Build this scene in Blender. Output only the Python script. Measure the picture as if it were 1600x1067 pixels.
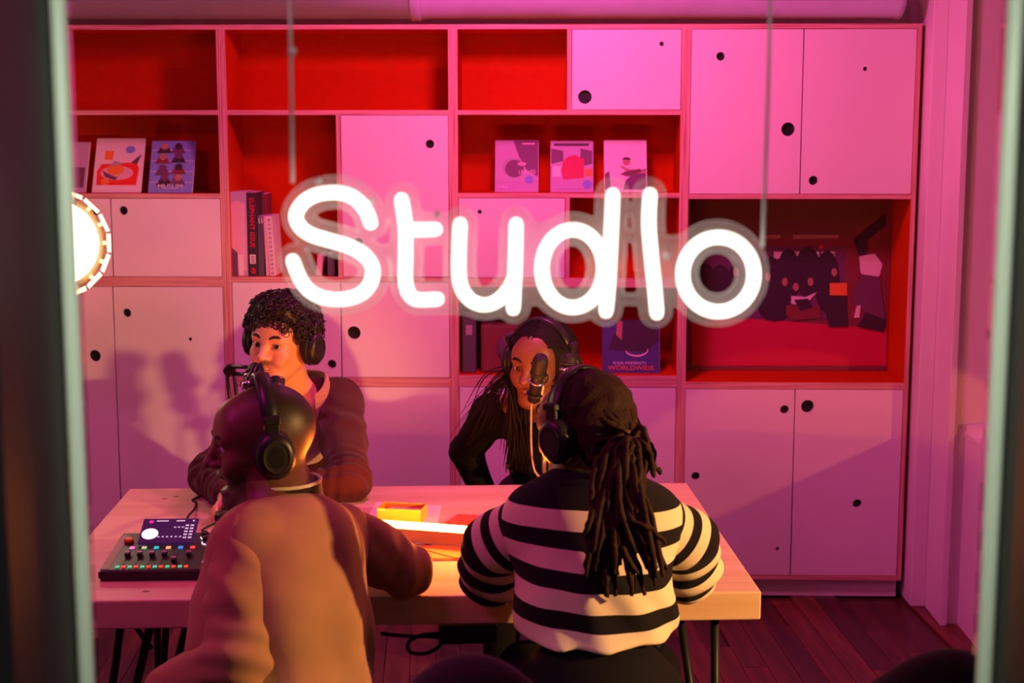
import bpy, bmesh, math, random
import numpy as np
from mathutils import Vector, Matrix, Euler
random.seed(7)
sc = bpy.context.scene
for o in list(bpy.data.objects):
    bpy.data.objects.remove(o)
COL = sc.collection
PI = math.pi

# ------------------------------------------------------------------ camera
F, YAW, PIT = 2300.0, math.radians(1.4), math.radians(8.15)
CAM = Vector((0.0, -5.65, 1.83))
FW = Vector((-math.sin(YAW)*math.cos(PIT), math.cos(YAW)*math.cos(PIT), -math.sin(PIT)))
RT = Vector((math.cos(YAW), math.sin(YAW), 0))
UP = RT.cross(FW)
cd = bpy.data.cameras.new('camera')
cd.sensor_width = 36.0
cd.lens = F/1600*36
cd.clip_start = 0.05
cd.dof.use_dof = True
cd.dof.focus_distance = 4.1
cd.dof.aperture_fstop = 4.2
cam = bpy.data.objects.new('camera', cd); COL.objects.link(cam)
cam.matrix_world = Matrix(((RT.x, UP.x, -FW.x, CAM.x), (RT.y, UP.y, -FW.y, CAM.y), (RT.z, UP.z, -FW.z, CAM.z), (0, 0, 0, 1)))
sc.camera = cam

def PY(px, py, y):
    """point of the room at depth y that the photograph shows at (px, py)"""
    d = FW + RT*((px-800)/F) - UP*((py-533.5)/F)
    return CAM + d*((y-CAM.y)/d.y)
def PZ(px, py, z):
    d = FW + RT*((px-800)/F) - UP*((py-533.5)/F)
    return CAM + d*((z-CAM.z)/d.z)

# ------------------------------------------------------------------ exposure, world, lights
sc.view_settings.view_transform = 'Standard'
sc.view_settings.look = 'None'
sc.view_settings.gamma = 1.0
sc.view_settings.exposure = 0.0
sc.view_settings.use_curve_mapping = False
w = bpy.data.worlds.new('night'); sc.world = w; w.use_nodes = True
w.node_tree.nodes['Background'].inputs[0].default_value = (0.30, 0.10, 0.28, 1)
w.node_tree.nodes['Background'].inputs[1].default_value = 0.03

def area(name, loc, target, size, power, col, sy=None):
    l = bpy.data.lights.new(name, 'AREA'); l.energy = power; l.color = col; l.size = size
    if sy: l.shape = 'RECTANGLE'; l.size_y = sy
    o = bpy.data.objects.new(name, l); COL.objects.link(o); o.location = loc
    o.rotation_euler = (Vector(target)-Vector(loc)).to_track_quat('-Z', 'Y').to_euler()
    return o
def point(name, loc, power, col, r):
    l = bpy.data.lights.new(name, 'POINT'); l.energy = power; l.color = col; l.shadow_soft_size = r
    o = bpy.data.objects.new(name, l); COL.objects.link(o); o.location = loc
    return o
area('pink_ceiling_light', (0.0, -1.22, 2.64), (0.05, 0, 1.25), 0.26, 35, (1, 0.085, 0.45))
area('pink_side_light', (-1.7, -3.2, 2.75), (-0.2, -2.1, 0.9), 0.4, 17, (1, 0.03, 0.50))
def spot(name, loc, target, power, col, deg, blend, r):
    l = bpy.data.lights.new(name, 'SPOT'); l.energy = power; l.color = col; l.spot_size = math.radians(deg); l.spot_blend = blend; l.shadow_soft_size = r
    o = bpy.data.objects.new(name, l); COL.objects.link(o); o.location = loc
    o.rotation_euler = (Vector(target)-Vector(loc)).to_track_quat('-Z', 'Y').to_euler()
spot('orange_spot_lamp', (2.6, -3.1, 1.24), (1.08, 0, 0.20), 70, (1, 0.24, 0.07), 25, 0.06, 0.02)
spot('yellow_spot_lamp', (2.15, -3.12, 1.44), (-0.60, -1.72, 0.68), 390, (1, 0.46, 0.15), 50, 0.35, 0.03)
fill_ = area('added_strip_fill', (0.0, -4.75, 2.75), (0, -4.27, 1.75), 1.1, 3.6, (0.80, 0.88, 0.74), 0.10)  # added fill without a fixture, brightens the pale green edge strips
fill_.data.spread = math.radians(48)

# ------------------------------------------------------------------ materials
def mat(name, col, rough=0.6, metal=0.0, emis=None, estr=0.0, noise=None, bump=None, spec=0.4, sheen=0.0, alpha=None):
    m = bpy.data.materials.new(name); m.use_nodes = True
    nt = m.node_tree; b = nt.nodes['Principled BSDF']
    b.inputs['Base Color'].default_value = (*col, 1)
    b.inputs['Roughness'].default_value = rough
    b.inputs['Metallic'].default_value = metal
    b.inputs['Specular IOR Level'].default_value = spec
    if sheen: b.inputs['Sheen Weight'].default_value = sheen
    if emis:
        b.inputs['Emission Color'].default_value = (*emis, 1); b.inputs['Emission Strength'].default_value = estr
    tc = nt.nodes.new('ShaderNodeTexCoord')
    if noise:
        scale, amt = noise[0], noise[1]
        st = noise[2] if len(noise) > 2 else (1, 1, 1)
        mp = nt.nodes.new('ShaderNodeMapping'); mp.inputs['Scale'].default_value = st
        n = nt.nodes.new('ShaderNodeTexNoise'); n.inputs['Scale'].default_value = scale; n.inputs['Detail'].default_value = 5
        nt.links.new(tc.outputs['Object'], mp.inputs[0]); nt.links.new(mp.outputs[0], n.inputs['Vector'])
        r = nt.nodes.new('ShaderNodeMapRange')
        r.inputs['From Min'].default_value = 0.3; r.inputs['From Max'].default_value = 0.7
        r.inputs['To Min'].default_value = 1-amt; r.inputs['To Max'].default_value = 1+amt*0.5
        nt.links.new(n.outputs['Fac'], r.inputs['Value'])
        mx = nt.nodes.new('ShaderNodeMix'); mx.data_type = 'RGBA'; mx.blend_type = 'MULTIPLY'; mx.inputs['Factor'].default_value = 1
        mx.inputs['A'].default_value = (*col, 1)
        nt.links.new(r.outputs[0], mx.inputs['B']); nt.links.new(mx.outputs['Result'], b.inputs['Base Color'])
    if bump:
        n2 = nt.nodes.new('ShaderNodeTexNoise'); n2.inputs['Scale'].default_value = bump[0]; n2.inputs['Detail'].default_value = 4
        bp = nt.nodes.new('ShaderNodeBump'); bp.inputs['Strength'].default_value = bump[1]; bp.inputs['Distance'].default_value = bump[2] if len(bump) > 2 else 0.002
        nt.links.new(tc.outputs['Object'], n2.inputs['Vector']); nt.links.new(n2.outputs['Fac'], bp.inputs['Height'])
        nt.links.new(bp.outputs[0], b.inputs['Normal'])
    return m

M = {}
M['wall'] = mat('painted_wall', (0.80, 0.76, 0.78), 0.55, bump=(60, 0.06))
M['panel'] = mat('white_lacquered_board', (0.86, 0.84, 0.84), 0.38, noise=(3, 0.03), spec=0.35)
M['panel_edge'] = mat('board_edge', (0.62, 0.50, 0.38), 0.6)
M['orange'] = mat('orange_laminate', (0.60, 0.040, 0.0008), 0.6, noise=(40, 0.06), spec=0.06)
M['hole'] = mat('finger_hole_black', (0.006, 0.006, 0.007), 0.5)
M['black'] = mat('black_plastic', (0.012, 0.012, 0.014), 0.38)
M['rubber'] = mat('black_rubber', (0.010, 0.010, 0.010), 0.65)
M['blackmetal'] = mat('black_powder_coat', (0.010, 0.010, 0.011), 0.45, spec=0.3)
M['chrome'] = mat('chrome', (0.75, 0.75, 0.78), 0.22, 1.0)
M['frame'] = mat('dark_door_frame', (0.030, 0.022, 0.028), 0.5, noise=(2, 0.3))
M['strip'] = mat('pale_green_glass_edge', (0.70, 0.76, 0.62), 0.35)
M['paper'] = mat('white_paper', (0.85, 0.83, 0.82), 0.6)
M['ink'] = mat('black_ink', (0.02, 0.018, 0.022), 0.6)
M['red'] = mat('red_print', (0.80, 0.02, 0.02), 0.5)
M['white'] = mat('white_print', (0.88, 0.86, 0.86), 0.5)
M['duct'] = mat('painted_sheet_metal_duct', (0.52, 0.52, 0.74), 0.42, noise=(5, 0.08))

def plywood(name, axis):
    """layered edge of birch ply; the layers run across the given axis"""
    m = mat(name, (0.75, 0.40, 0.34), 0.6)
    nt = m.node_tree; b = nt.nodes['Principled BSDF']
    tc = nt.nodes.new('ShaderNodeTexCoord'); mp = nt.nodes.new('ShaderNodeMapping')
    mp.inputs['Scale'].default_value = {'x': (260, 3, 3), 'z': (3, 3, 260)}[axis]
    n = nt.nodes.new('ShaderNodeTexNoise'); n.inputs['Scale'].default_value = 1; n.inputs['Detail'].default_value = 3
    r = nt.nodes.new('ShaderNodeValToRGB')
    r.color_ramp.elements[0].position = 0.33; r.color_ramp.elements[0].color = (0.42, 0.17, 0.14, 1)
    r.color_ramp.elements[1].position = 0.55; r.color_ramp.elements[1].color = (0.78, 0.44, 0.38, 1)
    nt.links.new(tc.outputs['Object'], mp.inputs[0]); nt.links.new(mp.outputs[0], n.inputs['Vector'])
    nt.links.new(n.outputs['Fac'], r.inputs[0]); nt.links.new(r.outputs[0], b.inputs['Base Color'])
    return m
M['plyx'] = plywood('plywood_edge_upright', 'x')
M['plyz'] = plywood('plywood_edge_board', 'z')

def wood(name, c1, c2, stretch, scale=1.0, rough=0.45, spec=0.4):
    m = mat(name, c1, rough, spec=spec)
    nt = m.node_tree; b = nt.nodes['Principled BSDF']
    tc = nt.nodes.new('ShaderNodeTexCoord'); mp = nt.nodes.new('ShaderNodeMapping'); mp.inputs['Scale'].default_value = stretch
    n = nt.nodes.new('ShaderNodeTexNoise'); n.inputs['Scale'].default_value = scale; n.inputs['Detail'].default_value = 6; n.inputs['Distortion'].default_value = 0.6
    oi = nt.nodes.new('ShaderNodeObjectInfo')
    ad = nt.nodes.new('ShaderNodeVectorMath'); ad.operation = 'ADD'
    nt.links.new(tc.outputs['Object'], mp.inputs[0]); nt.links.new(mp.outputs[0], ad.inputs[0]); nt.links.new(oi.outputs['Random'], ad.inputs[1])
    nt.links.new(ad.outputs[0], n.inputs['Vector'])
    r = nt.nodes.new('ShaderNodeValToRGB')
    r.color_ramp.elements[0].position = 0.32; r.color_ramp.elements[0].color = (*c2, 1)
    r.color_ramp.elements[1].position = 0.62; r.color_ramp.elements[1].color = (*c1, 1)
    nt.links.new(n.outputs['Fac'], r.inputs[0]); nt.links.new(r.outputs[0], b.inputs['Base Color'])
    bp = nt.nodes.new('ShaderNodeBump'); bp.inputs['Strength'].default_value = 0.08; bp.inputs['Distance'].default_value = 0.002
    nt.links.new(n.outputs['Fac'], bp.inputs['Height']); nt.links.new(bp.outputs[0], b.inputs['Normal'])
    return m
M['tabletop'] = wood('pale_pine_tabletop', (0.80, 0.60, 0.42), (0.70, 0.47, 0.30), (1.5, 14, 14), 1.0, 0.5, 0.3)
M['floor'] = wood('dark_red_hardwood', (0.13, 0.036, 0.016), (0.05, 0.013, 0.007), (22, 1.6, 4), 1.0, 0.38)
M['floor2'] = wood('red_hardwood', (0.19, 0.052, 0.022), (0.08, 0.021, 0.010), (22, 1.6, 4), 1.0, 0.38)
M['floor3'] = wood('deep_hardwood', (0.085, 0.024, 0.012), (0.034, 0.010, 0.006), (22, 1.6, 4), 1.0, 0.38)

# ------------------------------------------------------------------ mesh helpers
def link(o, parent=None):
    COL.objects.link(o)
    if parent is not None: o.parent = parent
    return o
def from_bm(name, bm, m, parent=None, smooth=False):
    me = bpy.data.meshes.new(name); bm.to_mesh(me); bm.free()
    for x in (m if isinstance(m, (list, tuple)) else [m]): me.materials.append(x)
    if smooth: me.polygons.foreach_set('use_smooth', [True]*len(me.polygons))
    return link(bpy.data.objects.new(name, me), parent)
def pyd(name, v, f, m, parent=None, smooth=False):
    me = bpy.data.meshes.new(name); me.from_pydata([tuple(x) for x in v], [], f); me.update()
    for x in (m if isinstance(m, (list, tuple)) else [m]): me.materials.append(x)
    if smooth: me.polygons.foreach_set('use_smooth', [True]*len(me.polygons))
    return link(bpy.data.objects.new(name, me), parent)
def empty(name, loc=(0, 0, 0), rotz=0, label=None, cat=None, group=None, rot=None):
    o = bpy.data.objects.new(name, None); COL.objects.link(o); o.location = loc
    o.rotation_euler = rot if rot else (0, 0, rotz); o.empty_display_size = 0.05
    return tag(o, label, cat, group)
def tag(o, label=None, cat=None, group=None, kind=None):
    if label: o['label'] = label
    if cat: o['category'] = cat
    if group: o['group'] = group
    if kind: o['kind'] = kind
    return o
def add_box(bm, lo, hi, bev=0.0, seg=1, mx=None, mi=0):
    t = bmesh.new()
    bmesh.ops.create_cube(t, size=1)
    lo, hi = Vector(lo), Vector(hi)
    for v in t.verts: v.co = Vector([(lo[i]+hi[i])/2 + v.co[i]*(hi[i]-lo[i]) for i in range(3)])
    if bev: bmesh.ops.bevel(t, geom=list(t.edges), offset=bev, segments=seg, affect='EDGES', profile=0.5)
    if mx is not None: bmesh.ops.transform(t, matrix=mx, verts=t.verts)
    for f in t.faces: f.material_index = mi
    me = bpy.data.meshes.new('tmp'); t.to_mesh(me); t.free(); bm.from_mesh(me); bpy.data.meshes.remove(me)
def box(name, lo, hi, m, parent=None, bev=0.002, seg=1, mx=None):
    bm = bmesh.new(); add_box(bm, lo, hi, bev, seg, mx)
    return from_bm(name, bm, m, parent)
def add_tube(bm, pts, r, n=8, caps=True, flat=None):
    """swept round tube through pts; r one radius or one per point"""
    pts = [Vector(p) for p in pts]; rr = r if isinstance(r, (list, tuple)) else [r]*len(pts)
    rings = []; prev = None
    for i, p in enumerate(pts):
        a = pts[max(i-1, 0)]; b = pts[min(i+1, len(pts)-1)]
        t = (b-a).normalized() if (b-a).length > 1e-9 else Vector((0, 0, 1))
        if prev is None:
            u = t.orthogonal().normalized()
        else:
            u = prev - t*prev.dot(t)
            u = u.normalized() if u.length > 1e-6 else t.orthogonal().normalized()
        prev = u; v = t.cross(u)
        rings.append([bm.verts.new(p + (u*math.cos(2*PI*k/n) + v*math.sin(2*PI*k/n)*(flat or 1))*rr[i]) for k in range(n)])
    for i in range(len(rings)-1):
        for k in range(n):
            f = bm.faces.new((rings[i][k], rings[i][(k+1) % n], rings[i+1][(k+1) % n], rings[i+1][k])); f.smooth = True
    if caps:
        bm.faces.new(rings[0][::-1]); bm.faces.new(rings[-1])
def tube(name, pts, r, m, parent=None, n=8, flat=None):
    bm = bmesh.new(); add_tube(bm, pts, r, n, True, flat)
    return from_bm(name, bm, m, parent)
def spline(pts, k=6):
    """Catmull-Rom through pts"""
    P = [Vector(p) for p in pts]; out = []
    for i in range(len(P)-1):
        p0, p1, p2, p3 = P[max(i-1, 0)], P[i], P[i+1], P[min(i+2, len(P)-1)]
        for j in range(k):
            t = j/k
            out.append(0.5*((2*p1) + (p2-p0)*t + (2*p0-5*p1+4*p2-p3)*t*t + (3*p1-p0-3*p2+p3)*t**3))
    out.append(P[-1]); return out
def add_lathe(bm, prof, n=24, mx=None):
    """prof: (radius, height) pairs turned about z"""
    rings = []
    mx = mx or Matrix()
    for r, z in prof:
        rings.append([bm.verts.new(mx @ Vector((r*math.cos(2*PI*k/n), r*math.sin(2*PI*k/n), z))) for k in range(n)])
    for i in range(len(rings)-1):
        for k in range(n):
            f = bm.faces.new((rings[i][k], rings[i][(k+1) % n], rings[i+1][(k+1) % n], rings[i+1][k])); f.smooth = True
    bm.faces.new(rings[0][::-1]); bm.faces.new(rings[-1])
def lathe(name, prof, m, parent=None, n=24, mx=None):
    bm = bmesh.new(); add_lathe(bm, prof, n, mx); return from_bm(name, bm, m, parent)
def axis_mx(a, b):
    """matrix that puts the z axis along a -> b with its origin at a"""
    a, b = Vector(a), Vector(b)
    return Matrix.Translation(a) @ (b-a).to_track_quat('Z', 'Y').to_matrix().to_4x4()
def copy_tree(o, parent=None):
    c = o.copy(); COL.objects.link(c)
    if parent is not None: c.parent = parent
    for ch in list(o.children): copy_tree(ch, c)
    return c
def prism(name, poly, y0, y1, m, parent=None, mx=None):
    """polygon in x, z pulled from depth y0 to y1"""
    n = len(poly)
    v = [Vector((x, y0, z)) for x, z in poly] + [Vector((x, y1, z)) for x, z in poly]
    if mx is not None: v = [mx @ p for p in v]
    f = [tuple(range(n)), tuple(range(2*n-1, n-1, -1))] + [(i, i+n, (i+1) % n + n, (i+1) % n) for i in range(n)]
    return pyd(name, v, f, m, parent)
def text(name, body, size, m, parent=None, mx=None, ext=0.0003, align='CENTER', stretch=1.0):
    c = bpy.data.curves.new(name, 'FONT'); c.body = body; c.size = size; c.extrude = ext; c.align_x = align; c.align_y = 'CENTER'
    c.resolution_u = 3
    t = bpy.data.objects.new(name, c); COL.objects.link(t)
    dg = bpy.context.evaluated_depsgraph_get(); dg.update()
    me = bpy.data.meshes.new_from_object(t.evaluated_get(dg))
    bpy.data.objects.remove(t); bpy.data.curves.remove(c)
    me.name = name; me.materials.clear(); me.materials.append(m)
    S = Matrix.Diagonal((stretch, 1, 1, 1))
    me.transform((mx or Matrix()) @ S)
    return link(bpy.data.objects.new(name, me), parent)
FRONT = Matrix.Rotation(PI/2, 4, 'X')      # lettering drawn in x, y stood up to face the window

# ------------------------------------------------------------------ room
def struct(o): o['kind'] = 'structure'; return o
fl = struct(box('floor', (-2.6, -4.3, -0.12), (3.4, 0.36, -0.012), M['floor3'], bev=0))
DR = math.radians(4.3)
PW, PLEN = 0.088, 0.95
Rz = Matrix.Rotation(DR, 4, 'Z')
pm = []
for k in range(3):
    bm = bmesh.new(); add_box(bm, (0, 0, -0.011), (PW-0.0016, PLEN-0.002, 0), 0.0012)
    o = from_bm('plank', bm, M[('floor', 'floor2', 'floor3')[k]]); pm.append(o.data); bpy.data.objects.remove(o)
rnd = random.Random(3)
for i in range(-18, 22):
    off = rnd.random()*PLEN
    for j in range(-4, 1):
        x, y = i*PW, j*PLEN + off - 0.35
        p = Rz @ Vector((x, y, 0))
        e = Rz @ Vector((x+PW, y+PLEN, 0))
        if p.x < -1.75 or e.x > 2.0 or p.y < -3.6 or e.y > 0.30: continue
        o = bpy.data.objects.new('plank', pm[rnd.randrange(3)]); link(o, fl); o.location = (p.x, p.y, 0.0); o.rotation_euler = (0, 0, DR)
struct(box('wall_back', (-2.6, 0.30, 0), (3.4, 0.42, 3.4), M['wall'], bev=0))
struct(box('wall_left', (-2.7, -4.2, 0), (-2.6, 0.42, 3.4), M['wall'], bev=0))
struct(box('wall_right', (3.4, -4.2, 0), (3.5, 0.42, 3.4), M['wall'], bev=0))
struct(box('ceiling', (-2.7, -4.3, 3.4), (3.5, 0.42, 3.5), M['wall'], bev=0))
# corner post right of the shelving and the return that closes it off
struct(box('trim_1', (1.412, -0.10, 0), (1.468, 0.30, 3.4), M['wall'], bev=0.003))
struct(box('trim_2', (1.468, -0.325, 0), (1.492, 0.30, 3.4), M['wall'], bev=0.002))
struct(box('wall_alcove', (1.494, -0.300, 0), (3.4, -0.24, 3.4), M['wall'], bev=0))
ct = empty('counter', (1.532, -0.305, 0), 0, 'low pink lit side counter with a flat top beyond the right door edge', 'counter')
box('carcass', (0.004, -1.9, 0), (0.7, 0, 0.715), M['panel'], ct, 0.002)
box('worktop', (0, -1.92, 0.715), (0.72, 0.0, 0.735), M['panel'], ct, 0.002)
cbx = empty('paper_box', (1.565, -0.42, 0.735), 0.5, 'small pale box corner standing on the low side counter', 'box')
box('carton', (0, 0, 0), (0.10, 0.08, 0.035), M['panel'], cbx, 0.001)

# window wall: dark frame, pale green edges, one pane
struct(box('wall_front', (-2.7, -4.30, 0), (-0.515, -4.06, 3.4), M['frame'], bev=0.004))
struct(box('wall_front_right', (0.483, -4.30, 0), (3.5, -4.06, 3.4), M['frame'], bev=0.004))
struct(box('wall_front_top', (-0.515, -4.30, 2.45), (0.483, -4.06, 3.4), M['frame'], bev=0))
struct(box('wall_front_sill', (-0.515, -4.30, 0), (0.483, -4.06, 0.30), M['frame'], bev=0))
gl = bpy.data.materials.new('window_glass'); gl.use_nodes = True
nt = gl.node_tree; nt.nodes.clear()
out = nt.nodes.new('ShaderNodeOutputMaterial'); mxs = nt.nodes.new('ShaderNodeMixShader')
tr = nt.nodes.new('ShaderNodeBsdfTransparent'); gs = nt.nodes.new('ShaderNodeBsdfGlossy'); fr = nt.nodes.new('ShaderNodeFresnel')
tr.inputs[0].default_value = (0.985, 0.99, 0.985, 1); gs.inputs['Roughness'].default_value = 0.02; fr.inputs[0].default_value = 1.35
nt.links.new(fr.outputs[0], mxs.inputs[0]); nt.links.new(tr.outputs[0], mxs.inputs[1]); nt.links.new(gs.outputs[0], mxs.inputs[2]); nt.links.new(mxs.outputs[0], out.inputs[0])
win = struct(box('window_1', (-0.497, -4.106, 0.30), (0.465, -4.100, 2.45), gl, bev=0))
for x in (-0.506, 0.474):
    struct(tube('edge_strip', [(x, -4.11, 0.30), (x, -4.11, 1.0), (x, -4.11, 2.45)], 0.0085, M['strip'], win, 12))

# ------------------------------------------------------------------ duct above the shelving
du = empty('ventilation_duct', (0, 0.03, 2.388), 0, 'fat round lilac painted ventilation duct running along the top of the shelving', 'duct')
RY = Matrix.Rotation(PI/2, 4, 'Y')
lathe('duct_pipe', [(0.140, -2.55), (0.140, -0.49), (0.143, -0.488), (0.143, -0.47), (0.140, -0.468), (0.140, 1.290), (0.145, 1.293), (0.145, 1.316), (0.13, 1.318)], M['duct'], du, 48, RY)
lathe('collar', [(0.144, -0.02), (0.149, -0.015), (0.149, 0.015), (0.144, 0.02)], M['duct'], du, 48, Matrix.Translation((-0.50, 0, 0)) @ RY)
gm = Matrix.Rotation(math.radians(18), 4, 'X')
gr = box('grille_plate', (0.745, -0.150, -0.035), (1.165, -0.12, 0.10), M['duct'], du, 0.004, mx=gm)
for k in range(10):
    box('grille_slot', (0.765+0.0385*k, -0.1512, 0.0), (0.765+0.0385*k+0.030, -0.147, 0.085), M['hole'], gr, 0, mx=gm)
for x in (0.755, 1.145):
    box('screw', (x, -0.1525, -0.026), (x+0.006, -0.147, -0.020), M['hole'], gr, 0, mx=gm)

# ------------------------------------------------------------------ shelving
sh = empty('shelf_unit', (0, 0, 0), 0, 'floor to ceiling plywood shelving wall with orange cubbies and white doors', 'shelving')
DEP, T = 0.285, 0.0175
XU = [-2.120, -1.242, -0.362, 0.518]                       # centres of the double uprights
def ply_box(name, lo, hi, ax):
    bm = bmesh.new(); add_box(bm, lo, hi, 0.0)
    bm.normal_update()
    for f in bm.faces: f.material_index = 0 if f.normal.y < -0.5 else 1
    return from_bm(name, bm, [M['plyx' if ax == 'x' else 'plyz'], M['orange']], sh)
ZT, ZB = 2.226, 0.0
for x in XU:
    for s in (-1, 1):
        a = (x-T, x-0.0003) if s < 0 else (x+0.0003, x+T)
        ply_box('upright', (a[0], 0, 0.074), (a[1], DEP, ZT-T), 'x')
ply_box('upright', (1.379, 0, 0.074), (1.3965, DEP, ZT-T), 'x')
ply_box('shelf_board', (-2.30, 0, ZT-T), (1.3965, DEP, ZT), 'z')
ply_box('shelf_board', (-2.30, 0, 0.074), (1.379, DEP, 0.091), 'z')
box('back_panel', (-2.30, DEP, 0.07), (1.3965, DEP+0.012, ZT), M['orange'], sh, 0)
box('plinth', (-2.30, 0.03, 0), (1.385, DEP, 0.074), M['panel'], sh, 0)
cells = [(-2.30, XU[0]-T)] + [(XU[i]+T, XU[i+1]-T) for i in range(3)] + [(XU[3]+T, 1.379)]
def board(c, z0, z1, x0=None, x1=None):
    a, b = cells[c]
    ply_box('shelf_board', (a if x0 is None else x0, 0.0004, z0), (b if x1 is None else x1, DEP, z1), 'z')
def divider(x0, x1, z0, z1): ply_box('divider', (x0, 0.0004, z0), (x1, DEP, z1), 'x')
for c in (0, 1, 2, 3): board(c, 1.8895, 1.907)
board(0, 1.573, 1.590); board(1, 1.573, 1.590); board(3, 1.576, 1.594); board(4, 1.573, 1.590)
board(1, 1.232, 1.268); board(2, 1.250, 1.270); board(3, 1.232, 1.268)
board(2, 0.841, 0.876); board(3, 0.843, 0.888); board(4, 0.838, 0.864)
divider(-0.809, -0.792, 1.270, 1.8895)
divider(0.070, 0.087, 1.907, ZT-T)
divider(0.066, 0.083, 1.268, 1.576)

def door(x0, x1, z0, z1, holes=(), g=0.0022):
    """white board with round finger holes cut right through; holes are (px, py, radius in px) read off the photo"""
    c = bpy.data.curves.new('door', 'CURVE'); c.dimensions = '2D'; c.fill_mode = 'BOTH'; c.extrude = 0.009; c.resolution_u = 1
    def poly(pts):
        s = c.splines.new('POLY'); s.points.add(len(pts)-1); s.use_cyclic_u = True
        for q, p in zip(s.points, pts): q.co = (p[0], p[1], 0, 1)
    x0 += g; x1 -= g; z0 += g; z1 -= g
    poly([(x0, z0), (x1, z0), (x1, z1), (x0, z1)])
    hs = []
    for px, py, r in holes:
        p = PY(px, py, 0); R = r/405.0; hs.append((p.x, p.z, R))
        poly([(p.x+R*math.cos(2*PI*k/28), p.z+R*math.sin(2*PI*k/28)) for k in range(28)])
    t = bpy.data.objects.new('t', c); COL.objects.link(t)
    dg = bpy.context.evaluated_depsgraph_get(); dg.update()
    me = bpy.data.meshes.new_from_object(t.evaluated_get(dg)); bpy.data.objects.remove(t); bpy.data.curves.remove(c)
    me.transform(Matrix.Translation((0, 0.0095, 0)) @ FRONT)
    me.materials.clear(); me.materials.append(M['panel'])
    o = link(bpy.data.objects.new('cabinet_door', me), sh)
    for x, z, R in hs:
        lathe('finger_hole', [(R+0.0015, 0.0), (R+0.0015, 0.003)], M['hole'], o, 24, Matrix.Translation((x, 0.022, z)) @ FRONT)
    return o
door(cells[1][0], -1.685, 1.268, 1.573, [(148, 330, 7)])
door(-1.685, cells[1][1], 1.268, 1.573, [(192.5, 329, 7)])
door(cells[1][0], -1.690, 0.091, 1.232, [(148, 556, 9.5)])
door(-1.690, cells[1][1], 0.091, 1.232, [(198, 489, 7), (297, 530, 3)])
door(-0.792, cells[2][1], 1.270, 1.8895, [(671.5, 225, 6.7), (560, 379, 7)])
door(cells[2][0], -0.8015, 0.876, 1.250, [(518.5, 569, 7)])
door(-0.8015, cells[2][1], 0.876, 1.250, [(553, 520, 10.5)])
door(cells[2][0], -0.8015, 0.091, 0.841, [(505, 690, 7)])
door(-0.8015, cells[2][1], 0.091, 0.841, [(600, 860, 5)])
door(0.087, cells[3][1], 1.907, ZT-T, [(914, 151.5, 10.5), (1034, 68.5, 3.4)])
door(cells[3][0], 0.066, 1.268, 1.576, [(749.5, 331, 3.3)])
door(cells[3][0], 0.074, 0.091, 0.843, [(735, 870, 6)])
door(0.074, cells[3][1], 0.091, 0.843, [(905, 880, 6)])
door(cells[4][0], 0.957, 1.590, ZT-T, [(1126, 88, 6.5), (1231.5, 202, 10.5)])
door(0.957, cells[4][1], 1.590, ZT-T, [(1352, 107.5, 3.4), (1271, 282, 7.2)])
door(cells[4][0], 0.961, 0.091, 0.838, [(1226, 640, 7), (1087, 744, 6.7), (1215, 857.5, 3.2)])
door(0.961, cells[4][1], 0.091, 0.838, [(1262, 635, 10.3), (1339.5, 787, 7.2)])

# ------------------------------------------------------------------ table
TA = math.radians(4.0)
tb = empty('work_table', (-0.3855, -1.7515, 0), TA, 'long pale pine table with a thick top and black hairpin legs', 'table')
TM = Matrix.Translation((-0.3855, -1.7515, 0)) @ Matrix.Rotation(TA, 4, 'Z')
box('tabletop', (-0.862, -0.55, 0.67), (0.862, 0.55, 0.74), M['tabletop'], tb, 0.004, 2)
for sx in (-1, 1):
    for sy in (-1, 1):
        a = Vector((sx*0.745, sy*0.45, 0.668)); g = empty('leg', a); g.parent = tb
        foot = Vector((sx*0.035, sy*0.02, -0.662))
        tube('rod', [Vector((-sx*0.145, 0, 0)), foot+Vector((-0.012*sx, 0, 0.02))], 0.011, M['blackmetal'], g, 8)
        tube('rod', [Vector((0.025*sx, 0, 0)), foot], 0.011, M['blackmetal'], g, 8)
        tube('rod', [Vector((-0.05*sx, -sy*0.12, 0)), foot], 0.011, M['blackmetal'], g, 8)
        box('mounting_plate', (-0.09, -0.07, -0.006), (0.09, 0.07, 0.002), M['blackmetal'], g, 0.001)
for px, py in ((257, 779), (275, 776), (228, 924), (1098, 854)):           # knots in the pine
    p = TM.inverted() @ PZ(px, py, 0.74)
    lathe('knot', [(0.006, -0.002), (0.006, 0.0004), (0.003, 0.0006)], mat('pine_knot', (0.22, 0.10, 0.05), 0.6), tb, 12, Matrix.Translation((p.x, p.y, 0.74)) @ Matrix.Diagonal((1.5, 0.8, 1, 1)))

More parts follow.
